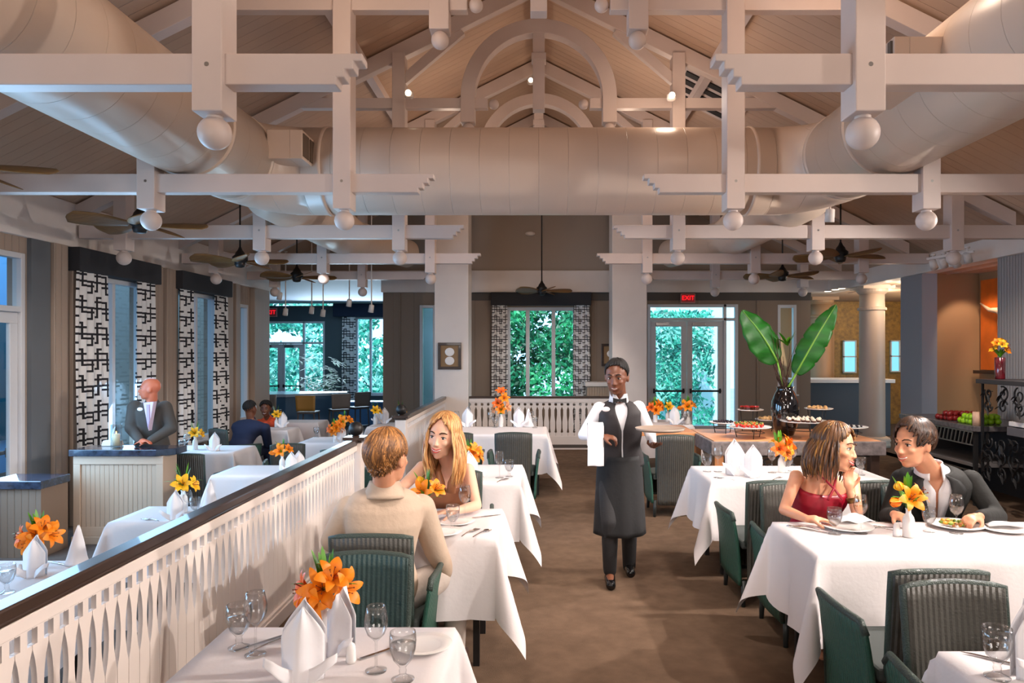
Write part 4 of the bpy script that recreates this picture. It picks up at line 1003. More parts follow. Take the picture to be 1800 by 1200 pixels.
put(nap0, 500, 750, T, 'napkin on the farthest left table before the bar', gN, .1, 1.2)
put(gob0, 472, 768, T, 'goblet between the navy suited man and the woman in orange', gG)
put(fl0, 573, 785, T, 'orange lily left of the first ball finial', gF, .3, 1.0)
put(nap0, 588, 783, T, 'napkin left of the first ball finial', gN, .2, 1.0)
put(fl1, 604, 772, T, 'green and orange lilies right above the first ball finial', gF, .3, 1.25)
put(nap0, 630, 775, T, 'napkin right of the first ball finial', gN, .2, 1.1)
put(wine0, 640, 778, T, 'wine glass right of the first ball finial', gW, 0, 1.1)
put(fl2, 646, 746, T, 'yellow lilies left of the second ball finial', gF, .3, 1.25)
put(nap0, 660, 744, T, 'napkin nearest left of the second ball finial', gN, .2, 1.2)
put(nap0, 676, 744, T, 'white napkin immediately beside the second ball finial', gN, .2, 1.3)
put(fl2, 705, 742, T, 'dried looking lilies right behind the second ball finial', gF, .3, 1.2)
# ---------------------------------------------------------------- people
def organic(name, prims, vox, m, parent, base, smooth=4):
    mb = MB(); base = Vector(base)
    for p in prims:
        if p[0] == 'c':
            _, a, ra, b, rb = p; a = Vector(a)-base; b = Vector(b)-base; d = b-a; L_ = max(d.length, 1e-5); d = d/L_
            pts = []; rr = []
            for t_ in (-1, -.92, -.7, -.38): pts.append(a+d*ra*t_); rr.append(ra*sqrt(max(.0004, 1-t_*t_)))
            for t_ in (0, .5, 1): pts.append(a+(b-a)*t_); rr.append(ra+(rb-ra)*t_)
            for t_ in (.38, .7, .92, 1): pts.append(b+d*rb*t_); rr.append(rb*sqrt(max(.0004, 1-t_*t_)))
            mb.tube(pts, rr, 16)
        elif p[0] == 'e':
            mb.ell(Vector(p[1])-base, p[2], p[3] if len(p) > 3 else None, 24, 16)
        elif p[0] == 'l':     # loft of rings (centre, half side vector, half depth vector)
            n = 28; vs = []; rings = p[1]
            for c, sx, sy in rings:
                for k in range(n):
                    a = 2*pi*k/n; ca, sa = cos(a), sin(a)
                    vs.append(Vector(c)-base+Vector(sx)*(abs(ca)**.85*(1 if ca > 0 else -1))+Vector(sy)*(abs(sa)**.85*(1 if sa > 0 else -1)))
            fs = [(i*n+k, i*n+(k+1) % n, (i+1)*n+(k+1) % n, (i+1)*n+k) for i in range(len(rings)-1) for k in range(n)]
            fs += [tuple(range(n-1, -1, -1)), tuple((len(rings)-1)*n+k for k in range(n))]
            mb.add(vs, fs)
    o = mb.build('tmp', m, None, True, loc=(0, 0, 0))
    md = o.modifiers.new('r', 'REMESH'); md.mode = 'VOXEL'; md.voxel_size = vox; md.use_smooth_shade = True
    if smooth: sm = o.modifiers.new('s', 'SMOOTH'); sm.iterations = smooth; sm.factor = .5
    dg = bpy.context.evaluated_depsgraph_get(); me = bpy.data.meshes.new_from_object(o.evaluated_get(dg)); old = o.data
    bpy.data.objects.remove(o); bpy.data.meshes.remove(old)
    r = bpy.data.objects.new(name, me); COL.objects.link(r); r.parent = parent; me.name = name
    return r
def hand_prims(w_, d, n, curl, side, s=1.0, spread=.12, thumb=.5):
    """w_ wrist, d along the hand, n where the palm faces, side: +1 thumb on d x n"""
    w_ = Vector(w_); d = Vector(d).normalized(); n = Vector(n); n = (n-d*n.dot(d)).normalized(); x = d.cross(n)*side
    pr = []; R = Matrix((x, d, n)).transposed()
    pr.append(('e', w_+d*.048*s, (.037*s, .052*s, .016*s), R)); pr.append(('c', w_, .022*s, w_+d*.04*s, .026*s))
    for k, (off, L_, r) in enumerate(((.029, .072, .0085), (.010, .080, .0088), (-.010, .075, .0085), (-.027, .060, .0075))):
        p = w_+d*.082*s+x*off*s; a = 0; dirr = d+x*spread*(off/.03)
        for seg, f in enumerate((.45, .32, .26)):
            a += curl*(.55, .85, .6)[seg]+.05*k*curl; q = p+(dirr*cos(a)+n*sin(a)).normalized()*L_*f*s
            pr.append(('c', p, r*s*(1-.08*seg), q, r*s*(.93-.08*seg))); p = q
    p = w_+d*.025*s+x*.026*s; q = p+(x*.75+d*.75+n*thumb).normalized()*.042*s; pr.append(('c', p, .013*s, q, .011*s))
    t_ = q+(x*.15+d*.9+n*thumb*1.3).normalized()*.032*s; pr.append(('c', q, .0105*s, t_, .0085*s)); return pr
def basis(F, U=(0, 0, 1)):
    F = Vector(F).normalized(); U = Vector(U); U = (U-F*U.dot(F)).normalized(); S = F.cross(U); return Matrix((S, F, U)).transposed()
def head_prims(c, R, s=1.0, female=False):
    c = Vector(c); T_ = lambda x, y, z: c+R @ Vector((x, y, z))*s; j = .9 if female else 1.0; e = []
    def E(x, y, z, a, b, d): e.append(('e', T_(x, y, z), (a*s, b*s, d*s), R))
    def C(p, ra, q, rb): e.append(('c', T_(*p), ra*s, T_(*q), rb*s))
    E(0, -.014, .032, .074, .094, .088); E(0, .026, -.03, .056*j+.003, .066, .078); E(0, .012, .0, .069, .078, .07)
    j2 = .8 if female else 1; E(0, .054, -.086, .027*j, .026, .020); E(.028*j, .03, -.07, .024, .032, .024); E(-.028*j, .03, -.07, .024, .032, .024)
    C((0, .086, .012), .0070*j2, (0, .102, -.022), .0098*j2); E(.009, .097, -.026, .007, .009, .006); E(-.009, .097, -.026, .007, .009, .006)
    C((-.034, .071, .031), .010*j2, (-.012, .080, .029), .009*j2); C((.034, .071, .031), .010*j2, (.012, .080, .029), .009*j2)
    E(.034, .062, -.018, .022, .022, .018); E(-.034, .062, -.018, .022, .022, .018)
    E(0, .078, -.052, .026, .018, .016)
    for q in (-1, 1): E(q*.074, -.006, -.006, .009, .018, .030); E(q*.077, -.012, .010, .008, .013, .014)
    return e
def face_parts(t, base, c, R, s, irisc, browc, lipc, smile=.3, teeth=False, brow=True):
    c = Vector(c)-Vector(base); T_ = lambda x, y, z: c+R @ Vector((x, y, z))*s
    for q in (-1, 1):
        mb = MB(); mb.ell(T_(q*.030, .0722, .010), (.0135*s, .010*s, .0062*s), R, 14, 10, m=0); mb.ell(T_(q*.030, .0806, .0098), (.0056*s, .0035*s, .0056*s), R, 12, 8, m=1); mb.build('eye', [EYEW, irisc], t, True)
        mb = MB(); mb.tube([T_(q*.0155, .0810, .0125), T_(q*.024, .0850, .0178), T_(q*.034, .0825, .0178), T_(q*.0455, .0720, .0125)], [.0010*s, .0022*s, .0024*s, .0012*s], 6); mb.build('eyelashes', LASH, t, True)
        if brow:
            mb = MB(); mb.tube([T_(q*.012, .0920, .033), T_(q*.024, .0900, .0395), T_(q*.037, .081, .039), T_(q*.047, .069, .032)], [.0025*s, .0036*s, .0033*s, .0015*s], 6); mb.build('eyebrow', browc, t, True)
    w_ = .024+.006*smile
    up = [T_(x*w_, .097-.018*x*x-.001, -.0500+.010*smile*x*x) for x in (-1, -.6, -.25, 0, .25, .6, 1)]
    lo = [T_(x*w_*.9, .096-.018*x*x, -.0500-.0045-(.009 if teeth else .004)*(1-x*x)+.010*smile*x*x) for x in (-1, -.6, -.25, 0, .25, .6, 1)]
    mb = MB(); mb.tube(up, [.001*s, .003*s, .0038*s, .0032*s, .0038*s, .003*s, .001*s], 8); mb.tube(lo, [.001*s, .0038*s, .0045*s, .0048*s, .0045*s, .0038*s, .001*s], 8); mb.build('lips', lipc, t, True)
    if teeth:
        mb = MB(); mb.grid(lambda u, v: T_((u-.5)*2*w_*.82, .0965-.018*((u-.5)*2*.82)**2, -.0515-.006*v+.010*smile*((u-.5)*2*.82)**2), 10, 2); mb.build('teeth', TEETH, t, True, solid=.001)
EYEW = mat('eye white', (214, 204, 196), .3); IR_D = mat('iris dark', (40, 26, 18), .1); IR_B = mat('iris blue', (50, 60, 72), .1)
LASH = mat('lashes', (30, 20, 16), .6); TEETH = mat('teeth', (245, 240, 232), .25)
def scalp(c, R, s, th, ph, k=1.0):
    "point on the skull: th from the crown, ph round from the front"
    x = .077*sin(th)*sin(ph); y = -.014+.099*sin(th)*cos(ph); z = .034+.092*cos(th)
    return Vector(c)+R @ Vector((x*k, (y+.014)*k-.014, (z-.034)*k+.034))*s
def hair_locks(t, base, c, R, s, m, n, lim, rad, drop=None, k=1.02, seed=1, jit=.1, part=0.0, cap=True, sway=None, name='hair', outw=1.0):
    rnd = random.Random(seed); mb = MB(); base = Vector(base)
    if cap:
        def f(u, v):
            ph = 2*pi*u; th = v*radians(lim(ph))*.94; return scalp(c, R, s, th, ph, k)-base
        mb.grid(f, 36, 12, closed=True)
    for i in range(n):
        ph = 2*pi*(i+rnd.uniform(-.4, .4))/n*(1 if n < 90 else 2) % (2*pi); th1 = radians(lim(ph)); th0 = rnd.uniform(.02, .5)*th1
        th1 *= rnd.uniform(.93, 1.10); pts = []; rr = []; m_ = 7
        for q in range(m_+1):
            f_ = q/m_; th = th0+(th1-th0)*f_; p = scalp(c, R, s, th, ph+jit*sin(f_*3+i)*(.3+f_), k+.025+.015*sin(f_*pi+i))
            pts.append(p-base); rr.append(rad*s*(.6+.8*sin(pi*(.12+.8*f_))))
        if drop:
            dl = drop(ph)*rnd.uniform(.85, 1.08)
            if dl > .02:
                p = pts[-1]; o_ = Vector((p.x, p.y, 0))-Vector(((Vector(c)-base).x, (Vector(c)-base).y, 0)); o_ = o_.normalized() if o_.length > 1e-3 else Vector((0, 0, 0))
                st = 8
                for q in range(1, st+1):
                    f_ = q/st; pts.append(p+Vector((0, 0, -dl*f_))+o_*outw*(.028*sin(f_*2.6))*s+(sway(f_, ph) if sway else Vector((0, 0, 0)))+Vector((rnd.uniform(-1, 1), rnd.uniform(-1, 1), 0))*.002+o_*.008*outw*sin(f_*6+i)); rr.append(rad*s*(1.15 if f_ < .7 else 1.15-2.8*(f_-.7)))
        mb.tube(pts, rr, 6, m=rnd.choice((0, 0, 1, 2)) if isinstance(m, list) else 0)
    return mb.build(name, m, t, True, fixn=False)
def torso_rings(P_, g=1.0, gd=1.0, low=None, belly=1.0, bust=0):
    """rings from hips to neck"""
    hip = Vector(P_['hip']); nk = Vector(P_['neck']); sl_, sr_ = Vector(P_['shl']), Vector(P_['shr']); hs = (Vector(P_['hl'])-Vector(P_['hr'])).normalized(); ss = (sl_-sr_).normalized()
    shc = (sl_+sr_)/2; up = (nk-hip).normalized(); w_ = (sl_-sr_).length/2*P_.get('sw', 1.0); out = []
    prof = P_.get('prof') or [(-.06, .155, .105), (.0, .172, .115), (.12, .165, .108), (.30, .142, .098), (.48, .155, .108), (.68, w_*.95, .118), (.82, w_*.98, .108), (.92, w_*.78, .085), (.975, w_*.45, .066), (1.03, .058, .058)]
    for f, a, b in prof:
        c = hip.lerp(nk, f)
        if f > .6: c = c.lerp(Vector((shc.x, shc.y, c.z)), .35*(1-abs(f-.85)/.3) if abs(f-.85) < .3 else 0)
        s = hs.lerp(ss, min(1, max(0, f*1.2))).normalized(); d = up.cross(s).normalized()
        if bust and .55 < f < .75: b = b*1.0
        out.append((c, s*a*g, d*b*gd*(belly if f < .5 else 1)))
    return out
def figure(lab, P_, skin, vox=.007):
    base = Vector((P_['hip'][0], P_['hip'][1], P_.get('floor', 0))); t = thing('person', lab, 'person', base); s = P_.get('s', 1.0); hsz = P_.get('hs', 1.08)
    R = basis(P_['face'], P_.get('up', (0, 0, 1))); pr = []
    pr.append(('l', torso_rings(P_, .93, .90)))
    hc = Vector(P_['head']); nk = Vector(P_['neck']); an = hc+R @ Vector((0, -.02, -.05))*hsz
    nr = .050*s if P_.get('f') else .058*s
    pr.append(('c', nk+Vector((0, 0, -.03)), nr*1.08, an, nr))
    ax = P_.get('arm', 1.0)*(.85 if P_.get('f') else 1.0)
    for q in ('l', 'r'):
        S_, E_, W_ = Vector(P_['sh'+q]), Vector(P_['el'+q]), Vector(P_['wr'+q])
        pr += [('e', S_, (.052*s*ax,)*3), ('c', S_, .050*s*ax, E_, .038*s*ax), ('c', E_, .038*s*ax, E_.lerp(W_, .35), .037*s*ax), ('c', E_.lerp(W_, .35), .037*s*ax, W_, .025*s*ax)]
        hd, hn, cu = P_['hand'+q]; pr += hand_prims(W_, hd, hn, cu, 1 if q == 'l' else -1, P_.get('hands', .98))
        H_, K_, A_ = Vector(P_['h'+q]), Vector(P_['kn'+q]), Vector(P_['an'+q])
        pr += [('c', H_, .078*s, K_, .052*s), ('c', K_, .050*s, K_.lerp(A_, .35), .050*s), ('c', K_.lerp(A_, .35), .050*s, A_, .034*s)]
        td = Vector(P_.get('toe', P_['face'])); td = Vector((td.x, td.y, -.15)).normalized(); pr.append(('c', A_+Vector((0, 0, -.03)), .034*s, A_+td*.13+Vector((0, 0, -.02)), .026*s))
    pr += head_prims(hc, R, hsz, P_.get('f', False))
    organic('body', pr, vox, skin, t, base, 2)
    P_['R'] = R; P_['base'] = base; P_['hsz'] = hsz; return t
def shoes(t, P_, m, vox=.008):
    for q in ('l', 'r'):
        A_ = Vector(P_['an'+q]); td = Vector(P_.get('toe', P_['face'])); td = Vector((td.x, td.y, 0)).normalized(); fl = P_.get('floor', 0); z = max(fl+.035, A_.z-.055)
        a = Vector((A_.x, A_.y, z))-td*.03; b = a+td*.19
        organic('shoe', [('c', a, .044, b+Vector((0, 0, -.004)), .038), ('c', A_, .04, a, .036), ('e', (a+b)/2, (.042, .042, .03))], vox, m, t, P_['base'])
def legs_cloth(t, P_, m, vox=.011, g=1.22, name='trousers', top=.10, cuff=.97):
    pr = []
    rg = torso_rings(P_, 1.03, 1.04); pr.append(('l', rg[:3]))
    for q in ('l', 'r'):
        H_, K_, A_ = Vector(P_['h'+q]), Vector(P_['kn'+q]), Vector(P_['an'+q])
        pr += [('c', H_, .082*g, K_, .060*g), ('c', K_, .060*g, K_.lerp(A_, cuff), .046*g)]
    return organic(name, pr, vox, m, t, P_['base'])
def jacket(t, P_, m, vox=.009, g=1.09, gd=1.12, upto=9, sleeve=.93, name='jacket', sr=1.3, down=0, arms=True, collar=True, low=0):
    rg = torso_rings(P_, g, gd, belly=1.06)[low:upto]
    if down:
        c, a, b = rg[0]; up = (Vector(P_['neck'])-Vector(P_['hip'])).normalized(); rg = [(c-up*down, a*1.06, b*1.1)]+rg
    pr = [('l', rg)]
    for q in ('l', 'r'):
        S_, E_, W_ = Vector(P_['sh'+q]), Vector(P_['el'+q]), Vector(P_['wr'+q]); k = .9 if P_.get('f') else 1.0
        pr.append(('e', S_, (.058*sr*.95*k,)*3))
        if arms: pr += [('c', S_, .055*sr*k, E_, .046*sr*k), ('c', E_, .046*sr*k, E_.lerp(W_, sleeve), .033*sr*k)]
    if collar:
        nk = Vector(P_['neck']); up = (Vector(P_['head'])-nk).normalized(); pr.append(('c', nk-up*.03, .073, nk+up*.012, .066))
    return organic(name, pr, vox, m, t, P_['base'], 3)
def open_shell(P_, b, g, gd, half, r0=0, r1=9):
    rg = torso_rings(P_, g, gd)[r0:r1]
    def f(u, v):
        q = v*(len(rg)-1); i = min(int(q), len(rg)-2); w_ = q-i; c0, a0, b0 = rg[i]; c1, a1, b1 = rg[i+1]; c = Vector(c0).lerp(c1, w_); a = Vector(a0).lerp(a1, w_); bb = Vector(b0).lerp(b1, w_)
        fr = -1 if bb.dot(Vector((0, -1, 0))) < 0 else 1
        h = half(v); an = pi/2+h+(2*pi-2*h)*u; ca, sa = cos(an), sin(an)
        return c-b+a*(abs(ca)**.85*(1 if ca > 0 else -1))+bb*fr*(abs(sa)**.85*(1 if sa > 0 else -1))
    return f
SK_D = mat('dark brown skin', (112, 66, 44), .45, sss=.08); SK_L = mat('fair skin', (232, 182, 154), .45, sss=.12, var=(9, .04)); SK_T = mat('tan skin', (214, 152, 118), .45, sss=.12, var=(9, .04)); SK_R = mat('ruddy skin', (206, 118, 88), .45, sss=.1)
BLACKC = mat('black cloth', (30, 29, 31), .75, bump=(60, .2)); WHITEC = mat('white shirt cloth', (232, 230, 234), .75, bump=(20, .3))
LIP = mat('lips', (190, 84, 76), .35); LIPN = mat('natural lips', (176, 98, 80), .4); LIPD = mat('dark lips', (110, 52, 42), .4)
BROWB = mat('brown brows', (72, 48, 30), .8); BROWK = mat('black brows', (22, 16, 14), .8)
def hl(front=42, ear=86, side=100, back=126):
    T_ = [(0, front), (38, front+6), (62, 70), (76, side), (96, ear), (122, (ear+back)/2+6), (180, back)]
    def f(ph):
        d = abs(math.degrees((ph+pi) % (2*pi)-pi))
        for (a, x), (b, y) in zip(T_, T_[1:]):
            if d <= b: return x+(y-x)*(d-a)/(b-a)
        return back
    return f
# ------- the waiter
W = dict(head=P(1084, 663, 5.38), neck=P(1088, 702, 5.46), hip=P(1088, 812, 5.55), shl=P(1122, 716, 5.48), shr=P(1054, 718, 5.46), hl=P(1106, 822, 5.55), hr=P(1070, 822, 5.53),
         ell=P(1143, 762, 5.50), elr=P(1026, 764, 5.52), wrl=P(1147, 782, 5.26), wrr=P(1058, 768, 5.26), knl=P(1106, 918, 5.62), knr=P(1072, 916, 5.40), anl=P(1106, 997, 5.78), anr=P(1072, 1004, 5.48),
         face=(-.32, -1, -.22), toe=(-.05, -1, 0), handl=((.15, -1, .1), (0, 0, 1), .25), handr=((1, -.25, .0), (0, .3, -1), 1.0), hs=1.13, sw=1.0)
t = figure('waiter in black waistcoat, bow tie and long apron, walking with a tray', W, SK_D); b = W['base']
legs_cloth(t, W, BLACKC, g=1.15)
shoes(t, W, mat('black shoe leather', (16, 15, 16), .15))
jacket(t, W, WHITEC, g=1.03, gd=1.03, name='shirt', sr=.98, upto=10)
mb = MB(); nk = W['neck']+Vector((-.004, -.008, 0)); mb.grid(lambda u, v: Vector((nk.x+(.064+.010*v)*cos(radians(-84+348*u)), nk.y+(.062+.010*v)*sin(radians(-84+348*u)), nk.z+.045-.06*v))-b, 32, 4); mb.build('collar_band', WHITEC, t, True, solid=.004, fixn=False)
VEST = mat('charcoal waistcoat', (36, 31, 33), .7, bump=(80, .15))
# waistcoat: a shell over the torso with a V cut in front
rg = torso_rings(W, 1.13, 1.18)
mb = MB(); nn = 48
rr = [rg[1], rg[2], rg[3], rg[4], rg[5], rg[6], rg[7], rg[8]]
def vest(u, v):
    q = v*(len(rr)-1); i = min(int(q), len(rr)-2); f = q-i; c0, a0, b0 = rr[i]; c1, a1, b1 = rr[i+1]; c = Vector(c0).lerp(c1, f); a = Vector(a0).lerp(a1, f); bb = Vector(b0).lerp(b1, f)
    # the opening lies in front (toward the face)
    fr = -1 if bb.dot(Vector((0, -1, 0))) < 0 else 1
    vv = max(0, (v-.50)/.5); half = .02+.95*vv*.42
    an = pi/2+half+(2*pi-2*half)*u
    ca, sa = cos(an), sin(an)
    k = 1-.10*max(0, (v-.80)/.2)*abs(ca)**4
    return c-b+a*(abs(ca)**.85*(1 if ca > 0 else -1))*k+bb*fr*(abs(sa)**.85*(1 if sa > 0 else -1))
mb.grid(vest, nn, 30); mb.build('waistcoat', VEST, t, True, solid=.006, fixn=False)
mb = MB(); fc = P(1087, 800, 5.37)
# apron wrapping the front of the legs
def apron(u, v):
    an = pi+.25+(pi-.5)*u; z = .98-v*.60; w_ = .175+.035*v; d = .15+.05*v+.006*sin(9*an+2)*v
    return Vector((W['hip'].x+w_*cos(an), 5.56+d*sin(an)*1.15, z))-b
mb.grid(apron, 30, 18); mb.build('apron', mat('dark apron cloth', (15, 14, 16), .8, bump=(30, .2)), t, True, solid=.005, fixn=False)
mb = MB(); tc_ = W['neck']+Vector((-.004, -.088, .0))-b
for q in (-1, 1): mb.prism([(tc_.x, tc_.z-.006), (tc_.x+q*.05, tc_.z-.022), (tc_.x+q*.052, tc_.z+.02), (tc_.x, tc_.z+.006)], tc_.y-.012, tc_.y+.004)
mb.box(tc_.x-.01, tc_.x+.01, tc_.y-.018, tc_.y+.005, tc_.z-.011, tc_.z+.011); mb.build('bow_tie', BLACKC, t, bevel=.003)
mb = MB()
for q in (-1, 1): mb.prism([(tc_.x+q*.006, tc_.z+.008), (tc_.x+q*.052, tc_.z+.012), (tc_.x+q*.05, tc_.z+.05), (tc_.x+q*.03, tc_.z+.045)], tc_.y+.004, tc_.y+.03)
mb.build('shirt_collar', WHITEC, t, bevel=.003)
bd = P(1065, 719, 5.315)-b
mb = MB(); mb.ell(bd, (.031, .005, .019), None, 16, 8); mb.build('name_badge', mat('white badge', (236, 226, 226), .3), t, True)
face_parts(t, b, W['head'], W['R'], W['hsz'], IR_D, BROWK, LIPD, .6, True)
hair_locks(t, b, W['head'], W['R'], W['hsz'], mat('black hair', (20, 17, 17), .7), 40, hl(48, 84, 96, 122), .005, k=.995, seed=3, jit=.0)
mb = MB(); tp = P(1160, 757, 5.12); mb.lathe([(0, 0), (.15, 0), (.172, .008), (.178, .022), (.172, .022), (.152, .008), (0, .006)], c=(tp.x, tp.y, tp.z), n=40)
tag(mb.build('serving_tray', mat('grey brown tray', (150, 132, 118), .4), None, True), 'round serving tray carried flat by the waiter', 'tray')
# the cloth over the waiter's forearm
mb = MB(); c0 = P(1046, 752, 5.30); c1 = P(1046, 824, 5.22)
def towel(u, v):
    x = (u-.5)*.115; ang = v*2
    if v < .5: f = v/.5; return c0+Vector((x, .055, -.20+.20*f+.02)) if f < .9 else c0+Vector((x, .035, .02))
    f = (v-.5)/.5; return c0+Vector((x+.004*sin(9*f), -.045-.012*sin(6*u+2*f), .018-.31*f**1.0))
def towel2(u, v):
    x = (u-.5)*(.112+.006*v); L_ = .50*v
    if L_ < .16: p = Vector((x, .062, -.14+L_))
    elif L_ < .22: a = (L_-.16)/.06*pi; p = Vector((x, .062*cos(a), .02+.02*sin(a)))
    else: p = Vector((x, -.062-.01*sin(7*u+3*v), .02-(L_-.22)*1.05))
    return c0+p
mb.grid(towel2, 12, 50); o = mb.build('service_cloth', M['napkin'], None, True, solid=.006, fixn=False); tag(o, 'white service cloth folded over the waiter\'s forearm', 'cloth')
# ------- man in the beige jacket, from behind
W = dict(head=P(681, 806, 3.60), neck=P(676, 855, 3.63), hip=(-.82, 3.70, .53), shl=P(614, 897, 3.66), shr=P(740, 893, 3.76), hl=(-.93, 3.70, .50), hr=(-.71, 3.72, .50),
         ell=(-1.07, 3.70, .80), elr=P(766, 966, 3.86), wrl=(-1.0, 3.98, .81), wrr=P(792, 1022, 3.98), knl=(-.80, 4.12, .52), knr=(-.47, 4.08, .55), anl=(-.80, 4.02, .09), anr=(-.47, 3.98, .09),
         face=(.42, 1, -.04), toe=(.2, 1, 0), handl=((.5, .8, 0), (0, 0, -1), .4), handr=((.3, .8, -.45), (-.3, 0, -1), .7), hs=1.22, sw=1.0)
t = figure('man seen from behind in a light beige jacket with short brown hair', W, SK_T); b = W['base']
BEI = mat('beige linen jacket', (196, 172, 150), .85, bump=(18, .5), var=(6, .04))
jacket(t, W, BEI, g=1.13, gd=1.18, upto=9, sr=1.38, down=.1)
mb = MB(); nk = W['neck']
def coll(u, v):
    a = radians(150+240*u); up = Vector((0, 0, 1)); return Vector((nk.x+(.070+.018*v)*cos(a-pi/2), nk.y+.004+(.062+.020*v)*sin(a-pi/2)*1.05, nk.z+.035-.050*v))-b
mb.grid(lambda u, v: Vector((nk.x+(.072+.034*v)*cos(2*pi*u), nk.y+(.069+.032*v)*sin(2*pi*u), nk.z+.030-.085*v-.010*sin(2*pi*u)))-b, 36, 5, closed=True); mb.build('collar', BEI, t, True, solid=.006, fixn=False)
legs_cloth(t, W, mat('pale trousers', (206, 192, 180), .85, bump=(14, .5)), g=1.25)
shoes(t, W, mat('brown shoe', (70, 46, 34), .4))
face_parts(t, b, W['head'], W['R'], W['hsz'], IR_D, BROWB, LIPN, .3)
def hm(n, *cs): return [mat(n, c, .42, var=(50, .25, (1, 1, .15))) for c in cs]
HAIRM = hm('light brown hair', (132, 88, 48), (178, 122, 66), (96, 62, 34))
hair_locks(t, b, W['head'], W['R'], W['hsz'], HAIRM, 420, hl(40, 84, 100, 132), .0042, k=1.03, seed=5, jit=.30, drop=lambda ph: .035 if abs((ph+pi) % (2*pi)-pi) > 1.9 else 0, outw=-.5)
# ------- blond woman
W = dict(head=P(779, 768, 4.46), neck=P(789, 815, 4.58), hip=(-.66, 4.98, .53), shl=P(823, 826, 4.64), shr=P(742, 822, 4.58), hl=(-.57, 4.95, .50), hr=(-.76, 4.95, .50),
         ell=P(838, 888, 4.50), elr=P(694, 868, 4.36), wrl=P(800, 898, 4.24), wrr=P(722, 884, 4.12), knl=(-.55, 4.55, .50), knr=(-.78, 4.55, .50), anl=(-.55, 4.62, .08), anr=(-.78, 4.62, .08),
         face=(-.25, -1, -.06), up=(.12, 0, 1), toe=(0, -1, 0), handl=((-1, -.3, 0), (0, 0, -1), .3), handr=((1, -.4, .05), (0, 0, -1), .3), hs=1.2, f=True, sw=1.0)
W['prof'] = [(-.06, .16, .10), (.0, .165, .11), (.14, .150, .10), (.34, .118, .085), (.5, .125, .10), (.66, .150, .115), (.8, .155, .095), (.92, .13, .075), (.975, .085, .058), (1.03, .048, .05)]
t = figure('smiling woman with long blond hair and bare shoulders', W, SK_L); b = W['base']
TOPB = mat('bronze halter cloth', (150, 96, 62), .5)
organic('halter_top', [('l', [(c, a*1.16, d*1.2) for c, a, d in torso_rings(W, .93, .92)[0:7]])], .010, TOPB, t, b)
mb = MB()
for q in (-1, 1):
    mb.tube([W['neck']+Vector((q*.055, -.02, .03))-b, W['neck']+Vector((q*.055, -.085, -.03))-b, W['neck']+Vector((q*.035, -.13, -.10))-b, W['neck']+Vector((q*.03, -.13, -.16))-b], [.012, .016, .028, .03], 8)
mb.build('halter_strap', TOPB, t, True)
face_parts(t, b, W['head'], W['R'], W['hsz'], IR_B, BROWB, LIP, .9, True)
BLO = hm('blond hair', (196, 140, 84), (226, 178, 118), (160, 104, 58))
hair_locks(t, b, W['head'], W['R'], W['hsz'], BLO, 460, lambda ph: 31+61*min(1, (abs((ph+pi) % (2*pi)-pi))/1.15)**1.0, .0042, drop=lambda ph: 0 if abs((ph+pi) % (2*pi)-pi) < .95 else .30 if abs((ph+pi) % (2*pi)-pi) < 2 else .26, k=1.06, seed=7, jit=.05,
           sway=lambda f, ph: Vector((.03*f if sin(ph) > 0 else -.01*f, -.03*sin(f*2), 0)))
# ------- woman in the red top
W = dict(head=P(1468, 788, 4.26), neck=P(1450, 831, 4.42), hip=(1.74, 4.60, .53), shl=P(1498, 840, 4.50), shr=P(1400, 838, 4.42), hl=(1.83, 4.58, .50), hr=(1.64, 4.58, .50),
         ell=P(1507, 903, 4.28), elr=P(1378, 896, 4.36), wrl=P(1494, 862, 4.30), wrr=P(1420, 912, 4.14), knl=(1.90, 4.15, .50), knr=(1.62, 4.15, .50), anl=(1.9, 4.2, .08), anr=(1.62, 4.2, .08),
         face=(.74, -.70, -.10), up=(.22, 0, 1), toe=(0, -1, 0), handl=((-.15, .05, 1), (.2, -1, 0), .5), handr=((1, -.15, 0), (0, 0, -1), .3), hs=1.2, f=True)
W['prof'] = [(-.06, .16, .10), (.0, .165, .11), (.14, .150, .10), (.34, .125, .09), (.5, .135, .105), (.66, .158, .118), (.8, .165, .10), (.92, .14, .078), (.975, .09, .06), (1.03, .048, .05)]
t = figure('laughing woman in a dark red halter top, turned to the man beside her', W, SK_T); b = W['base']
RED = mat('dark red satin', (150, 14, 40), .4, bump=(12, .4))
organic('halter_top', [('l', [(c, a*1.15, d*1.2) for c, a, d in torso_rings(W, .93, .92)[0:7]])], .009, RED, t, b)
mb = MB(); nk = W['neck']; tp = torso_rings(W)[6][0]
fy = nk.y-.12
mb.tube([nk+Vector((-.05, -.02, .04))-b, nk+Vector((-.045, -.062, -.01))-b, Vector((nk.x+.005, fy-.01, nk.z-.075))-b, Vector((nk.x+.045, fy-.035, nk.z-.135))-b], [.006, .007, .007, .009], 8)
mb.tube([nk+Vector((.05, -.02, .04))-b, nk+Vector((.045, -.062, -.01))-b, Vector((nk.x+.0, fy-.01, nk.z-.075))-b, Vector((nk.x-.045, fy-.035, nk.z-.135))-b], [.006, .007, .007, .009], 8)
mb.build('crossed_straps', RED, t, True)
face_parts(t, b, W['head'], W['R'], W['hsz'], IR_D, BROWB, LIP, 1.0, True)
BRN = hm('chestnut hair', (96, 60, 28), (140, 96, 40), (60, 36, 18))
hair_locks(t, b, W['head'], W['R'], W['hsz'], BRN, 440, lambda ph: 34+60*min(1, (abs((ph+pi) % (2*pi)-pi))/1.2), .0046, drop=lambda ph: 0 if abs((ph+pi) % (2*pi)-pi) < 1.0 else .21, k=1.06, seed=9, jit=.05,
           sway=lambda f, ph: Vector((-.02*f, 0, 0)))
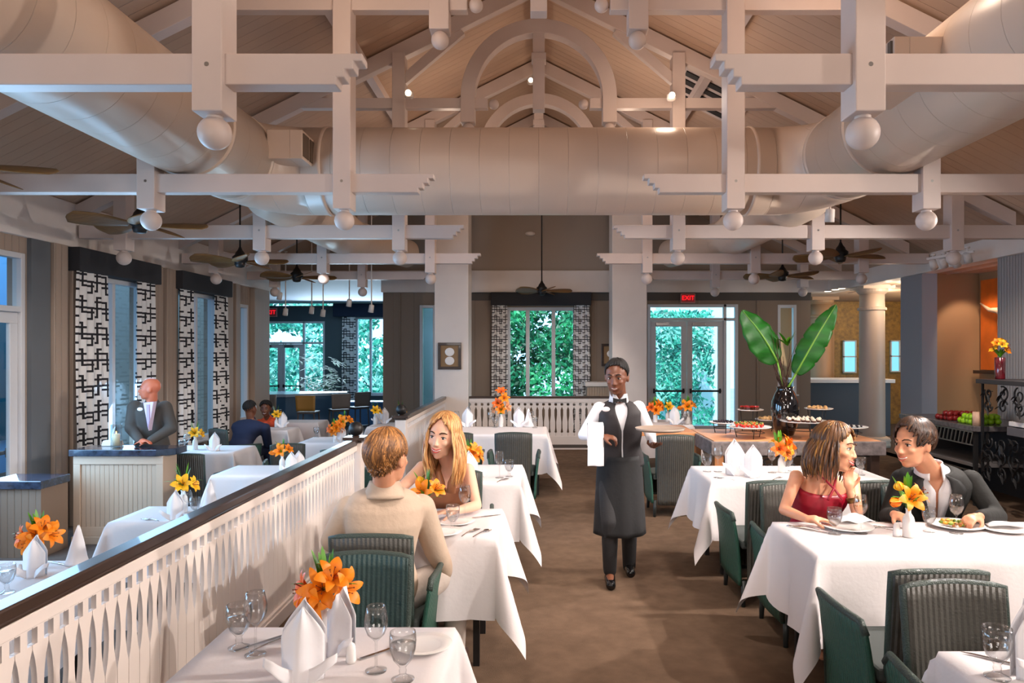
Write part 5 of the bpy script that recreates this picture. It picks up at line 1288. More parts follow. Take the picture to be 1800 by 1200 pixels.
mb = MB(); a_ = W['ell'].lerp(W['wrl'], .50); d_ = (W['wrl']-W['ell']).normalized(); mb.tube([a_-b, a_+d_*.03-b], .036, 20); mb.build('bracelet', mat('bronze bracelet', (120, 90, 50), .3, metal=.8), t, True)
mb = MB(); ep = W['head']+W['R'] @ Vector((-.078, -.01, -.045))*1.14; mb.ell(ep-b, .006, nu=10, nv=8); mb.build('earring', M['china'], t, True)
# ------- man in the black jacket
W = dict(head=P(1606, 781, 4.28), neck=P(1636, 820, 4.40), hip=(2.52, 4.60, .53), shl=P(1706, 845, 4.42), shr=P(1586, 843, 4.52), hl=(2.62, 4.58, .50), hr=(2.42, 4.58, .50),
         ell=P(1752, 908, 4.30), elr=P(1562, 908, 4.44), wrl=P(1722, 908, 4.12), wrr=P(1572, 904, 4.20), knl=(2.66, 4.15, .50), knr=(2.4, 4.15, .50), anl=(2.66, 4.2, .08), anr=(2.4, 4.2, .08),
         face=(-.93, -.42, -.10), up=(-.06, 0, 1), toe=(0, -1, 0), handl=((-1, -.5, .0), (0, .3, -1), 1.15), handr=((.25, -1, -.02), (.2, 0, -1), 1.1), hs=1.22, hands=1.05, sw=1.0)
t = figure('dark haired man in a black jacket and open white shirt, eating', W, SK_T); b = W['base']
BJ = mat('black jacket', (34, 34, 32), .8, bump=(24, .35))
mb = MB(); mb.grid(open_shell(W, b, 1.03, 1.04, lambda v: .02+.75*max(0, (v-.66)/.34)**1.2, 0, 10), 48, 40); mb.build('shirt', WHITEC, t, True, solid=.004, fixn=False)
jk = open_shell(W, b, 1.17, 1.20, lambda v: .05+.40*max(0, (v-.25)/.75)**1.1)
mb = MB(); mb.grid(jk, 48, 30); mb.build('jacket', BJ, t, True, solid=.008, fixn=False)
# lapels along the opening
mb = MB()
for e_, q in ((0.0, 1), (1.0, -1)):
    L_ = [jk(e_, .35+.65*k/10) for k in range(11)]; I_ = [jk(abs(e_-.085*sin(pi*(k/10)**1.4)-.001), .35+.65*k/10) for k in range(11)]
    o_ = Vector((0, -.012, .0)); mb.grid(lambda u, v: L_[round(v*10)].lerp(I_[round(v*10)], u)+o_*(1 if 0 < u < 1 else .8), 3, 10)
mb.build('lapel', mat('lapel black', (26, 26, 25), .6), t, True, solid=.005, fixn=False)
pr = []
for q in ('l', 'r'):
    S_, E_, W_ = W['sh'+q], W['el'+q], W['wr'+q]; pr += [('e', S_, (.070,)*3), ('c', S_, .068, E_, .056), ('c', E_, .058, E_.lerp(W_, .86), .044)]
organic('sleeves', pr, .01, BJ, t, b, 3)
mb = MB(); nk = W['neck']+Vector((-.012, -.012, 0)); mb.grid(lambda u, v: Vector((nk.x+(.069+.020*v)*cos(radians(-62+304*u)), nk.y+(.066+.020*v)*sin(radians(-62+304*u)), nk.z+.028+.018*sin(pi*u)-.07*v-.03*v*(1-sin(pi*u))))-b, 30, 5); mb.build('shirt_collar', WHITEC, t, True, solid=.005, fixn=False)
legs_cloth(t, W, BLACKC)
face_parts(t, b, W['head'], W['R'], W['hsz'], IR_D, BROWB, LIPN, 1.0, True)
DKB = hm('dark brown hair', (60, 38, 24), (96, 64, 40), (36, 22, 15))
hair_locks(t, b, W['head'], W['R'], W['hsz'], DKB, 330, hl(40, 92, 104, 126), .0055, k=1.07, seed=11, jit=.34)
# ------- the host
W = dict(head=P(263, 684, 7.95), neck=P(267, 705, 7.99), hip=(-4.38, 8.05, .66), shl=P(290, 716, 7.98), shr=P(237, 715, 7.94), hl=(-4.28, 8.03, .62), hr=(-4.48, 8.03, .62),
         ell=P(302, 752, 7.95), elr=P(230, 752, 7.9), wrl=P(262, 776, 7.76), wrr=P(246, 774, 7.74), knl=(-4.27, 8.0, .22), knr=(-4.49, 8.0, .22), anl=(-4.27, 8.05, -.17), anr=(-4.49, 8.05, -.17), floor=LF,
         face=(-.92, -.42, 0), toe=(-.2, -1, 0), handl=((-1, -.2, 0), (0, 0, -1), .4), handr=((1, -.2, 0), (0, 0, -1), .4), hs=1.06, sw=1.05)
t = figure('bald host in a grey suit standing at the host stand', W, SK_R, .01); b = W['base']
GS = mat('grey suit cloth', (74, 70, 66), .85)
jacket(t, W, GS, .012, g=1.15, gd=1.2, upto=9, sr=1.4, down=.14); legs_cloth(t, W, GS, .014); shoes(t, W, BLACKC)
fc = torso_rings(W)[6]; fx = P(262, 712, 7.80)-b
mb = MB(); mb.prism([(fx.x-.055, fx.z+.03), (fx.x+.06, fx.z+.04), (fx.x+.005, fx.z-.28)], fx.y-.02, fx.y+.05); mb.build('shirt_front', mat('pale lilac shirt', (214, 196, 216), .7), t, bevel=.004)
mb = MB(); mb.prism([(fx.x-.016, fx.z+.01), (fx.x+.016, fx.z+.01), (fx.x+.020, fx.z-.17), (fx.x+.003, fx.z-.25), (fx.x-.014, fx.z-.16)], fx.y-.028, fx.y+.0); mb.build('tie', mat('lilac tie', (176, 156, 196), .5), t, bevel=.002)
bd = P(246, 719, 7.78)-b; mb = MB(); mb.ell(bd, (.032, .006, .02), None, 14, 8); mb.build('name_badge', M['china'], t, True)
face_parts(t, b, W['head'], W['R'], W['hsz'], IR_D, BROWB, LIPN, .2)
# ------- man in the navy suit
z0 = LF
W = dict(head=P(440, 719, 11.0), neck=P(442, 738, 11.02), hip=(-4.58, 10.85, .22+.06), shl=P(420, 750, 11.05), shr=P(466, 752, 10.95), hl=(-4.68, 10.9, .2), hr=(-4.48, 10.85, .2),
         ell=P(425, 778, 11.3), elr=P(471, 781, 11.15), wrl=(-4.5, 11.45, .54), wrr=P(474, 785, 11.45), knl=(-4.55, 11.3, .24), knr=(-4.3, 11.25, .24), anl=(-4.5, 11.35, -.17), anr=(-4.25, 11.3, -.17), floor=LF,
         face=(.35, 1, 0), toe=(.3, 1, 0), handl=((.3, 1, 0), (0, 0, -1), .4), handr=((.2, 1, 0), (0, 0, -1), .4), hs=1.1, sw=1.1)
t = figure('man seen from behind in a navy suit at a far left table', W, SK_D, .012); b = W['base']
NV = mat('navy suit cloth', (26, 34, 62), .85); jacket(t, W, NV, .014, g=1.18, gd=1.2, upto=9, sr=1.4, down=.1); legs_cloth(t, W, NV, .016); shoes(t, W, BLACKC, .012)
hair_locks(t, b, W['head'], W['R'], W['hsz'], BROWK, 30, lambda ph: 55+62*((1-cos(ph))/2), .005, k=1.0, seed=15, jit=0)
# ------- woman in orange
W = dict(head=P(467, 719, 12.1), neck=P(471, 735, 12.2), hip=(-4.55, 12.45, .28), shl=P(487, 744, 12.25), shr=P(456, 743, 12.2), hl=(-4.45, 12.4, .2), hr=(-4.65, 12.4, .2),
         ell=P(492, 764, 12.1), elr=P(459, 766, 12.1), wrl=P(482, 768, 11.85), wrr=P(468, 768, 11.8), knl=(-4.45, 12.1, .24), knr=(-4.65, 12.1, .24), anl=(-4.45, 12.15, -.17), anr=(-4.65, 12.15, -.17), floor=LF,
         face=(.15, -1, -.05), toe=(0, -1, 0), handl=((-.5, -1, 0), (0, 0, -1), .4), handr=((.3, -1, 0), (0, 0, -1), .4), hs=1.1, f=True)
t = figure('woman in an orange blouse facing the navy suited man', W, SK_D, .012); b = W['base']
ORB = mat('orange blouse cloth', (232, 84, 40), .7, var=(22, .25)); jacket(t, W, ORB, .013, g=1.1, gd=1.1, upto=9, sr=1.3, sleeve=.3, name='blouse', down=.06); legs_cloth(t, W, BLACKC, .016)
face_parts(t, b, W['head'], W['R'], W['hsz'], IR_D, BROWK, LIPD, .8, True)
hair_locks(t, b, W['head'], W['R'], W['hsz'], BROWK, 40, lambda ph: 50+62*((1-cos(ph))/2)**.8, .010, k=1.1, seed=17, jit=.1)
# ---------------------------------------------------------------- host stand and left furniture
M['bead'] = mat('taupe beadboard panel', (176, 152, 130), .55, bands=('x', .05, .10, .006))
M['beadp'] = mat('taupe panel frame', (180, 156, 134), .5)
M['granite'] = mat('dark blue granite', (40, 48, 64), .15, var=(18, .6), coat=.4)
t = thing('host_stand', 'taupe panelled host stand with dark speckled stone top', 'stand', (-4.44, 7.8, LF))
mb = MB(); mb.box(-.47, .47, -.28, .0, .08, .93); mb.build('body', M['bead'], t)
mb = MB(); mb.box(-.475, .475, -.295, -.28, .84, .93); mb.box(-.475, .475, -.295, -.28, .08, .18); mb.box(-.475, -.40, -.295, -.28, .18, .84); mb.box(.40, .475, -.295, -.28, .18, .84); mb.build('front_frame', M['beadp'], t, bevel=.004)
mb = MB(); mb.box(-.49, .49, -.31, .02, 0, .08); mb.build('plinth', M['beadp'], t, bevel=.006)
mb = MB(); mb.prism([(-.50, -.33), (.42, -.33), (.56, -.20), (.56, .05), (-.50, .05)], .93, 1.0, 'z'); mb.build('stone_top', M['granite'], t, bevel=.006)
M['tglass'] = glassy('thin clear glass', (.97, .99, .99), .05)
p = G(230, 779, .75)
t = thing('hurricane_candle', 'pillar candle in a clear glass cylinder on the host stand', 'candle', (p.x, 7.72, .752))
mb = MB(); mb.lathe([(.0, 0), (.055, 0), (.055, .24), (.052, .24), (.052, .01), (0, .01)], n=28); mb.build('glass_cylinder', M['tglass'], t, True)
mb = MB(); mb.lathe([(0, .011), (.036, .011), (.037, .13), (.03, .137), (0, .134)], n=24); mb.build('pillar_candle', mat('cream wax', (250, 232, 200), .5, sss=.3), t, True)
mb = MB(); mb.lathe([(0, .14), (.006, .146), (.004, .158), (0, .168)], n=10); mb.build('flame', mat('flame', (255, 190, 90), .5, emit=12), t, True)
mb = MB(); mb.prism([(-.11, 0), (.11, 0), (.09, .06), (-.09, .06)], -.03, .03); o = mb.build('reservation_screen', M['white'], None, bevel=.004); o.location = (-4.66, 7.78, .752); tag(o, 'white screen back on the host stand, left of the candle', 'screen')
t = thing('low_cabinet', 'low taupe cabinet with dark top at the far left below the glass door', 'cabinet', (-5.16, 7.2, LF))
mb = MB(); mb.box(-.26, .26, -.2, .2, 0, .68); mb.build('body', mat('cabinet taupe', (120, 100, 84), .6, bands=('x', .07, .08, .006)), t)
mb = MB(); mb.box(-.28, .28, -.23, .21, .68, .76); mb.build('stone_top', M['granite'], t, bevel=.006)
# framed art
def art(lab, px0, py0, px1, py1, D, circles):
    a, b = P(px0, py1, D), P(px1, py0, D); c = (a+b)/2; hw, hh = (b.x-a.x)/2, (b.z-a.z)/2; t = thing('framed_artwork', lab, 'picture', (c.x, c.y, c.z))
    mb = MB(); f = .05
    mb.box(-hw, hw, -.03, .0, hh-f, hh); mb.box(-hw, hw, -.03, .0, -hh, -hh+f); mb.box(-hw, -hw+f, -.03, .0, -hh+f, hh-f); mb.box(hw-f, hw, -.03, .0, -hh+f, hh-f); mb.build('frame', M['darkwood'], t, bevel=.004)
    mb = MB(); mb.box(-hw+f, hw-f, -.012, 0, -hh+f, hh-f); mb.build('mat_board', mat('art tan board', (150, 118, 82), .7), t)
    for x, z, r in circles:
        mb = MB(); mb.lathe([(r*.7, -.016), (r, -.012), (r, -.010)], n=20); mb.v = [(u+x*hw, -.001+w_, v*.9+z*hh) for u, v, w_ in mb.v]; mb.build('pale_disc', M['china'], t)
    return t
art('dark framed artwork of two pale round shapes, on the left column', 770, 602, 811, 649, 12.94, [(0, .30, .085), (0, -.36, .085)])
art('dark framed artwork half hidden behind the right column, above the waiter', 1057, 604, 1090, 643, 14.66, [(0, .1, .08)])
# podium behind the waiter
t = thing('service_cabinet', 'small white topped cabinet behind the waiter\'s head', 'cabinet', (1.25, 14.2, 0)); mb = MB(); mb.box(-.3, .3, -.2, .2, 0, 1.10); mb.build('body', M['bead'], t); mb = MB(); mb.box(-.34, .34, -.24, .22, 1.10, 1.18); mb.build('top', M['white'], t, bevel=.006)
# ---------------------------------------------------------------- dessert buffet
M['honey'] = mat('honey coloured wood', (206, 140, 92), .35, var=(3, .2, (1, 8, 1))); M['stone'] = mat('grey rough stone', (116, 106, 104), .6, var=(14, .4), bump=(30, .6)); M['iron'] = mat('black wrought iron', (30, 28, 28), .5)
def spiral(cx, cz, r, a0, turns, sgn=1, n=22):
    return [(cx+(r*(1-.85*k/n))*cos(a0+sgn*2*pi*turns*k/n), cz+(r*(1-.85*k/n))*sin(a0+sgn*2*pi*turns*k/n)) for k in range(n+1)]
t = thing('buffet_table', 'long wooden dessert table with grey stone edge and iron scrolls', 'table', (2.85, 8.45, 0))
mb = MB(); mb.box(-.92, .92, -.62, .58, .76, .80); mb.build('wood_top', M['honey'], t, bevel=.005)
mb = MB(); mb.box(-.96, .96, -.66, -.62, .64, .795); mb.box(-.96, -.92, -.62, .6, .64, .795); mb.box(.92, .96, -.62, .6, .64, .795); mb.build('stone_edge', M['stone'], t, bevel=.01)
for sx in (-.86, .86):
    for sy in (-.56, .52):
        mb = MB(); mb.box(sx-.05, sx+.05, sy-.05, sy+.05, 0, .76); mb.build('leg', M['honey'] if sx < 0 else M['darkwood'], t, bevel=.006)
mb = MB()
for k in range(6):
    for sg in (-1, 1):
        pts = spiral(-.62+.25*k+.06*sg, .50, .10, pi/2, 1.3, sg); mb.tube([(x, -.6, z) for x, z in pts], .009, 6)
        pts = spiral(-.62+.25*k+.06*sg, .34, .08, -pi/2, 1.2, -sg); mb.tube([(x, -.6, z) for x, z in pts], .008, 6)
mb.box(-.8, .8, -.606, -.594, .62, .64); mb.box(-.8, .8, -.606, -.594, .22, .24); mb.build('iron_scrolls', M['iron'], t, True)
t = thing('serving_table', 'wooden serving table left of the dessert table, wooden leg toward the camera', 'table', (1.42, 9.1, 0))
mb = MB(); mb.box(-.5, .5, -.5, .4, .76, .80); mb.build('wood_top', M['honey'], t, bevel=.005)
for sx in (-.44, .44):
    for sy in (-.44, .34):
        mb = MB(); mb.box(sx-.05, sx+.05, sy-.05, sy+.05, 0, .76); mb.build('leg', M['honey'], t, bevel=.006)
# big vase with leaves
v0 = P(1380, 765, 8.35); vb = Vector((v0.x, 8.35, .8))
t = thing('leaf_vase', 'tall glossy black vase with two huge green leaves and dark twigs', 'vase', vb)
mb = MB(); mb.lathe([(0, 0), (.085, 0), (.10, .01), (.14, .12), (.158, .28), (.15, .40), (.11, .50), (.085, .54), (.10, .57), (.09, .565), (.075, .54), (0, .50)], n=36); mb.build('vase', mat('black glaze', (14, 12, 14), .08, coat=1), t, True)
BIG = mat('banana leaf green', (20, 92, 16), .45, bump=(20, .3), var=(5, .3, (1, 1, 3))); mid = mat('leaf rib pale', (120, 170, 60), .5)
def bigleaf(a, b, w_, nrm, bend, tear=0):
    a = Vector(a); b = Vector(b); d = b-a; n_ = Vector(nrm).normalized(); s = d.cross(n_).normalized(); mb = MB()
    def f(u, v):
        ww = w_*(sin(pi*min(1, .04+.96*u**.8)))**.62; q = (v-.5)*2
        notch = 1-.13*tear*(1 if int(u*40) % 9 == 0 and u > .2 else 0)
        return a+d*u+s*q*ww*notch+n_*(bend*sin(pi*u)-.28*abs(q)*ww+.012*sin(26*u)*abs(q))
    mb.grid(f, 44, 10); o = mb.build('large_leaf', BIG, t, True, fixn=False, solid=.002)
    mb = MB(); mb.tube([f(u/10, .5)+n_*.004 for u in range(11)], [.012-.0009*k for k in range(11)], 8); mb.tube([(0, 0, .5), a], [.014, .012], 8); mb.build('midrib', mid, o, True)
bigleaf((-.10, -.03, .86), P(1304, 545, 8.3)-vb, .20, (.25, -1, .15), .05)
bigleaf((.12, -.02, .72), P(1470, 535, 8.3)-vb, .15, (-.45, -1, .2), .05, 1)
rnd = random.Random(8); mb = MB()
for k in range(26):
    a = rnd.uniform(-.16, .10); h = rnd.uniform(.75, 1.22); pts = [(0, 0, .5)]; x = 0; y = rnd.uniform(-.05, .05)
    for q in range(1, 8): x += (a-x*.3)*.22+rnd.uniform(-.018, .018); pts.append((x, y+rnd.uniform(-.02, .02), .5+(h-.5)*q/7))
    mb.tube(pts, [.006-.0005*q for q in range(8)], 5)
mb.build('twigs', mat('dark twigs', (70, 44, 30), .8), t, True)
mb = MB()
for k in range(8): leafblade(mb, (rnd.uniform(-.04, .04), -.05, 1.05), (rnd.uniform(-.16, .14), -.08, rnd.uniform(1.08, 1.24)), .03)
mb.build('small_leaves', LFm, t, True, fixn=False)
# risers with desserts
def riser(px, py, D, r, lab, items, z_t=.80):
    p = P(px, py, D); h = p.z-z_t; t = thing('dessert_stand', lab, 'stand', (p.x, p.y, z_t), 0, 'dessert stands')
    mb = MB(); mb.lathe([(0, h-.006), (r*.9, h-.006), (r, h+.004), (r*.99, h+.008), (r*.9, h), (0, h)], n=32); mb.build('plate', M['china'], t, True)
    mb = MB()
    for k in range(3):
        a = 2*pi*k/3+.5; mb.tube([(r*.75*cos(a), r*.75*sin(a), h-.006), (r*.62*cos(a), r*.62*sin(a), 0)], .005, 6)
    mb.tube([(r*.68*cos(2*pi*k/16), r*.68*sin(2*pi*k/16), .5*h) for k in range(17)], .004, 6, caps=False); mb.build('wire_frame', M['iron'], t, True)
    return Vector((p.x, p.y, p.z))
CK = dict(red=mat('red glazed cake', (180, 30, 26), .3), tan=mat('tan pastry', (216, 168, 110), .6), dark=mat('dark berry', (36, 22, 34), .4), brown=mat('chocolate cake', (86, 44, 26), .5), cream=mat('cream topping', (250, 232, 206), .5), green=mat('herb green', (90, 110, 40), .6), orange=mat('orange fruit', (236, 110, 50), .4))
def sweets(c, r, n, kind, lab, group, seed=1):
    rnd = random.Random(seed); first = None
    for k in range(n):
        a = 2.399*k; q = r*sqrt((k+.5)/n)
        if first is None:
            if kind == 'tart':
                o = thing('pastry', lab, 'pastry'); mb = MB(); mb.lathe([(0, 0), (.020, 0), (.026, .018), (.022, .02), (0, .018)], n=12); mb.build('case', CK['brown'], o, True); mb = MB(); mb.lathe([(.021, .019), (.019, .032), (.006, .044), (0, .046)], n=12); mb.build('topping', CK['cream'], o, True)
            elif kind == 'cake':
                o = thing('cake_slice', lab, 'cake'); mb = MB(); mb.box(-.024, .024, -.02, .02, 0, .032); mb.build('sponge', CK['brown'], o, bevel=.003); mb = MB(); mb.box(-.023, .023, -.019, .019, .032, .046); mb.build('glaze', CK['red'], o, bevel=.004)
            elif kind == 'berry':
                mb = MB(); mb.ell((0, 0, .012), .013, nu=8, nv=6); o = mb.build('dark_berry', CK['dark'], None, True, loc=(0, 0, 0)); tag(o, lab, 'berry')
            elif kind == 'skewer':
                mb = MB(); mb.ell((0, 0, .014), .015, nu=8, nv=6, m=0); mb.ell((.018, 0, .034), .013, nu=8, nv=6, m=1); mb.ell((-.004, .006, .045), (.014, .012, .008), nu=8, nv=6, m=2); o = mb.build('fruit_bite', [CK['red'], CK['orange'], CK['green']], None, True, loc=(0, 0, 0)); tag(o, lab, 'food')
            elif kind == 'pale':
                mb = MB(); mb.lathe([(0, 0), (.022, 0), (.024, .02), (.012, .034), (0, .036)], n=12); o = mb.build('cream_puff', CK['tan'], None, True, loc=(0, 0, 0)); tag(o, lab, 'pastry')
            first = o; _kidcache[o.name] = [(c_, kids(c_)) for c_ in kids(o)]
        else: o = dup(first, (0, 0, 0), 0, lab)
        o['group'] = group; o.location = (c.x+q*cos(a), c.y+q*sin(a), c.z+.001); o.rotation_euler = (0, 0, rnd.uniform(0, 3))
c = riser(1319, 720, 8.75, .16, 'raised white plate of red cakes, upper left of the dessert table', 0); sweets(c, .10, 10, 'cake', 'small red glazed cake on the upper left dessert stand', 'red cakes', 1)
c = riser(1439, 718, 8.75, .17, 'raised white plate of pale sweets, upper right of the dessert table', 0); sweets(c, .12, 12, 'pale', 'pale sweet on the upper right dessert stand', 'pale sweets', 2)
c = riser(1414, 740, 8.05, .27, 'largest raised plate, in front of the big vase, with rows of pastries', 0); sweets(c, .20, 26, 'tart', 'cream topped brown pastry on the largest dessert stand', 'cream topped pastries', 3)
c = riser(1318, 750, 8.1, .24, 'low raised plate of red and green fruit bites left of the vase', 0); sweets(c, .17, 26, 'skewer', 'red and green fruit bite on the low left stand', 'fruit bites', 4)
c = riser(1272, 742, 8.6, .17, 'raised plate of dark berries at the left end of the dessert table', 0); sweets(c, .12, 34, 'berry', 'dark berry piled at the left end of the dessert table', 'dark berries', 5)
c = riser(1352, 737, 8.85, .17, 'plate of cream puffs just left behind the big vase', 0); sweets(c, .12, 12, 'pale', 'cream puff just left behind the big vase', 'cream puffs', 6)
c = riser(1493, 750, 8.1, .20, 'dark raised platter right above the woman in red', 0); sweets(c, .13, 14, 'berry', 'dark berry on the platter above the woman in red', 'dark berries on the right platter', 7)
# ---------------------------------------------------------------- buffet counter by the right wall
t = thing('buffet_counter', 'dark stone buffet counter with iron lattice front in the right niche', 'counter', (5.55, 9.02, 0))
mb = MB(); mb.box(-.55, .42, -.85, .85, .86, .92); mb.build('stone_top', M['granite2'] if 'granite2' in M else mat('grey granite top', (104, 98, 98), .25, var=(20, .4)), t, bevel=.006)
mb = MB(); mb.box(-.50, .42, -.80, .82, .44, .48); mb.build('lower_shelf', mat('grey shelf', (120, 114, 112), .4), t, bevel=.004)
mb = MB(); mb.box(.30, .42, -.8, .8, 0, .86); mb.box(-.4, .42, .55, .8, 0, .86); mb.build('cabinet_body', mat('dark cabinet grey', (60, 58, 60), .6), t)
for z0_, z1_, y0_ in ((.70, .85, -.8), (.20, .40, -.8)):
    mb = MB()
    for k in range(20):
        y_ = y0_+.08*k; mb.bar((-.53, y_, z1_), (-.53, y_+.05, z0_), .012, .016)
    mb.bar((-.53, y0_, z1_), (-.53, y0_+1.6, z1_), .014, .014); mb.bar((-.53, y0_, z0_), (-.53, y0_+1.6, z0_), .014, .014); mb.build('lattice', M['steel'], t)
for sx, sy in ((-.5, -.8), (-.5, .8)):
    mb = MB(); mb.box(sx-.02, sx+.02, sy-.02, sy+.02, 0, .86); mb.build('leg', M['iron'], t)
t = thing('scroll_console', 'tiered console with black iron scrollwork at the right edge', 'console', (5.5, 7.24, 0))
mb = MB(); mb.box(-.5, .48, -.9, .9, 1.42, 1.47); mb.build('upper_top', mat('dark shelf', (52, 48, 48), .4), t, bevel=.005)
mb = MB(); mb.box(-.42, .48, -.9, .45, .98, 1.03); mb.build('middle_top', M['white'], t, bevel=.005)
mb = MB(); mb.box(-.44, .48, -.9, .45, .88, .97); mb.build('middle_rail', mat('grey stone rail', (96, 92, 94), .5), t, bevel=.005)
rnd = random.Random(21)
for zb, zt in ((1.10, 1.40), (.30, .86)):
    mb = MB(); n_ = 7 if zb > 1 else 8
    for k in range(n_):
        y_ = -.8+1.55*k/(n_-1); r = .085 if zb > 1 else .10
        for q, zz in enumerate((zt-r, zt-2.6*r) + ((zt-4.2*r,) if zb < 1 else ())):
            if zz < zb: continue
            pts = spiral(y_, zz, r*rnd.uniform(.8, 1.1), rnd.uniform(0, 6), 1.4, 1 if (k+q) % 2 else -1); mb.tube([(-.45, a, c_) for a, c_ in pts], .009, 6)
            for w_ in range(3): a = rnd.uniform(0, 6); leafblade(mb, (-.46, y_, zz), (-.47, y_+.12*cos(a), zz+.12*sin(a)), .015)
    mb.build('iron_scrolls', M['iron'], t, True)
for sy in (-.85, .85):
    mb = MB(); mb.box(-.46, -.44, sy-.012, sy+.012, 0, 1.42); mb.build('leg', M['iron'], t)
t = thing('flower_vase', 'dark red vase of yellow orange flowers on the scroll console', 'flowers', (5.19, 8.0, 1.472))
mb = MB(); mb.lathe([(0, 0), (.048, 0), (.052, .01), (.055, .24), (.05, .245), (.046, .235), (0, .22)], n=24); mb.build('vase', mat('dark red glaze', (96, 14, 26), .15, coat=1, var=(8, .5)), t, True)
for k in range(7):
    a = 2*pi*k/7; lily(t, (.05*cos(a), .05*sin(a), .36+.05*sin(a*2)), (cos(a), sin(a)-.5, .9), OR[2 if k % 2 else 0], .055)
mb = MB()
for k in range(9): a = 2*pi*k/9; leafblade(mb, (0, 0, .24), (.11*cos(a), .11*sin(a), .34), .012)
mb.build('leaves', LFm, t, True, fixn=False)
# fruit on the counter
APG = mat('green apple', (150, 200, 30), .3); APR = mat('red apple', (130, 26, 24), .3)
def fruits(m, name, y0_, n, lab, group, seed):
    rnd = random.Random(seed); mb = MB(); mb.lathe([(0, -.03), (.02, -.034), (.036, -.015), (.038, .008), (.026, .03), (.008, .03), (0, .024)], n=14); o = mb.build(name, m, None, True, loc=(0, 0, 0)); first = o
    for k in range(n):
        if k: o = first.copy(); COL.objects.link(o)
        tag(o, lab, 'fruit', group); o.location = (5.12+.075*(k % 5)+rnd.uniform(-.01, .01), y0_+.078*((k//5) % 4), .955+.055*(k//20)); o.rotation_euler = (rnd.uniform(-.4, .4), rnd.uniform(-.4, .4), 0)
fruits(APG, 'green_apple', 8.4, 32, 'green apple heaped on the buffet counter', 'green apples', 1); fruits(APR, 'red_apple', 8.87, 28, 'dark red apple heaped behind the green ones on the counter', 'red apples', 2)
t = thing('pillar_lamp', 'pale pillar candle at the near end of the buffet counter', 'candle', (5.1, 8.28, .92)); mb = MB(); mb.lathe([(0, 0), (.045, 0), (.045, .16), (0, .16)], n=20); mb.build('wax', mat('peach wax', (226, 182, 150), .5), t, True); mb = MB(); mb.tube([(0, 0, .16), (0, 0, .18)], .002, 6); mb.build('wick', M['black'], t)
# the skull picture in the niche
t = thing('longhorn_picture', 'orange panel with a pale horned skull shape in the right niche', 'picture', (6.96, 10.6, 2.2))
mb = MB(); mb.box(0, .035, -.6, .6, -.70, .70); mb.build('orange_panel', mat('orange panel', (226, 110, 30), .5, var=(3, .25)), t)
mb = MB(); mb.tube([(-.03, .56, .34), (-.05, .3, .22), (-.06, .1, .20), (-.06, 0, .17), (-.06, -.1, .20), (-.05, -.3, .22), (-.03, -.5, .34)], [.01, .03, .045, .06, .045, .03, .01], 10); mb.ell((-.05, 0, .02), (.05, .09, .18), None, 16, 10); mb.build('horned_skull', mat('bone', (230, 196, 160), .6), t, True)
mb = MB(); mb.box(-.12, .035, -.6, .6, -.76, -.71); mb.build('ledge', M['darkwood'], t)
# ---------------------------------------------------------------- alcove beyond the columns
t = thing('bar_counter', 'dark curved service counter with pale top behind the leaf vase', 'counter', (6.45, 15.4, 0))
mb = MB(); mb.prism([(-1.1, .5), (-1.1, -.1), (-.8, -.35), (1.0, -.35), (1.0, .5)], 0, 1.12, 'z'); mb.build('front', mat('blue grey counter front', (66, 66, 70), .5), t, bevel=.01)
mb = MB(); mb.prism([(-1.18, .55), (-1.18, -.14), (-.84, -.43), (1.06, -.43), (1.06, .55)], 1.12, 1.2, 'z'); mb.build('stone_top', M['white'], t, bevel=.008)
for i, (px0, px1, D) in enumerate(((1485, 1504, 17.5), (1568, 1581, 17.5))):
    a, b = P(px0, 740 if i == 0 else 660, D), P(px1, 600, D); r = bpy.data.objects.new('window_%d' % (8+i), None); COL.objects.link(r); struct(r); r.location = ((a.x+b.x)/2, 17.56, 1.1); hw = (b.x-a.x)/2
    z0_, z1_ = (1.28, 2.05) if i == 0 else (1.3, 2.05); mb = MB()
    for u, v in ((-hw-.03, -hw), (hw, hw+.03)): mb.box(u, v, -.05, 0, z0_-1.1, z1_-1.1)
    for z_ in (z0_, (z0_+z1_)/2, z1_): mb.box(-hw-.03, hw+.03, -.05, 0, z_-1.12, z_-1.09)
    mb.build('window_frame', M['frame'], r); mb = MB(); mb.box(-hw, hw, -.02, -.01, z0_-1.1, z1_-1.1); mb.build('pane', mat('daylit window', (130, 214, 236), .3, emit=.9), r)
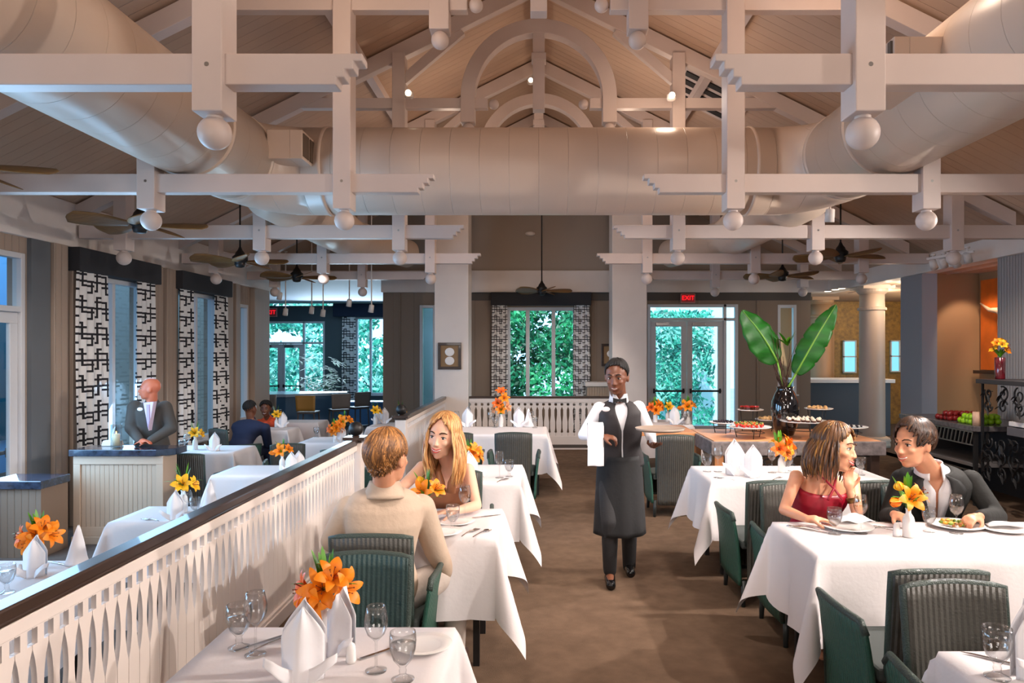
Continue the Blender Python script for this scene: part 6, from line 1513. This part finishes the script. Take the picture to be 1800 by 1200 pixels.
# ---------------------------------------------------------------- bar room
M['barblue'] = mat('bar counter blue', (86, 130, 170), .4)
t = thing('bar_counter', 'blue lit bar counter with pale stone top in the bar room', 'counter', (-5.9, 17.3, LF))
mb = MB(); mb.prism([(-1.5, .6), (-1.5, -.45), (-.1, -.45), (1.0, .25), (.9, .6)], 0, .96, 'z'); mb.build('front', M['barblue'], t, bevel=.01)
mb = MB(); mb.prism([(-1.6, .7), (-1.6, -.58), (-.05, -.58), (1.18, .2), (1.05, .7)], .96, 1.03, 'z'); mb.build('stone_top', mat('pale blue stone', (190, 212, 232), .2), t, bevel=.008)
def make_stool(m, backm):
    t = thing('bar_stool', 'x', 'stool'); mb = MB(); mb.box(-.2, .2, -.2, .2, .68, .73); mb.build('seat', m, t, bevel=.015)
    mb = MB(); mb.grid(lambda u, v: ((u-.5)*.40*(1+.08*v), .2+.03*v-.03*cos((u-.5)*pi), .74+.34*v), 8, 4); mb.build('backrest', backm, t, True, solid=.025)
    for sx in (-1, 1):
        for sy in (-1, 1): mb = MB(); mb.tube([(sx*.17, sy*.17, .69), (sx*.2, sy*.2, 0)], .017, 8); mb.build('leg', m, t, True)
    mb = MB(); mb.box(-.19, .19, -.2, -.18, .28, .30); mb.box(-.19, .19, .18, .2, .28, .30); mb.build('foot_rail', m, t); return t
st0 = make_stool(mat('stool grey wood', (104, 96, 92), .5), mat('stool tan back', (188, 140, 70), .5)); st1 = make_stool(mat('stool dark wood', (88, 84, 84), .5), mat('stool grey back', (140, 130, 124), .5))
place(st0, (-5.05, 15.6, LF), pi, 'bar stool with a tan back before the blue bar')
place(st1, (-4.55, 16.2, LF), pi+.5, 'grey bar stool right of the tan backed stool', 'grey bar stools'); place(st1, (-4.3, 16.9, LF), pi+.8, 'grey bar stool at the right corner of the blue bar', 'grey bar stools'); place(st1, (-6.0, 15.9, LF), pi, 'grey bar stool hidden by the woman in orange', 'grey bar stools')
mb = MB(); mb.box(-5.75, -3.3, 19.3, 19.9, .36, .42); mb.box(-5.7, -3.35, 19.4, 19.85, LF, .36); tag(mb.build('window_bench', M['barblue'], bevel=.01), 'long blue lit bench under the bar room window', 'bench')
t = thing('potted_palm', 'leafy dark potted palm between bar door and curtain', 'plant', (-6.35, 20.8, LF)); mb = MB(); mb.lathe([(0, 0), (.2, 0), (.26, .45), (.24, .45), (0, .42)], n=20); mb.build('pot', M['black'], t, True)
mb = MB(); rnd = random.Random(4)
for k in range(34):
    a = rnd.uniform(0, 2*pi); r = rnd.uniform(.35, .75); h = rnd.uniform(.9, 1.9); pts = [Vector((r*f*cos(a), r*f*sin(a), .4+(h-.4)*sin(f*1.9)/.95)) for f in (0, .25, .5, .75, 1)]
    for q in range(4):
        for e in (-1, 1):
            s_ = Vector((-sin(a), cos(a), -.3))*e*.22; leafblade(mb, pts[q+1], pts[q+1]+s_+Vector((.08*cos(a), .08*sin(a), -.03)), .028)
mb.build('fronds', mat('palm green', (20, 84, 56), .5), t, True, fixn=False)
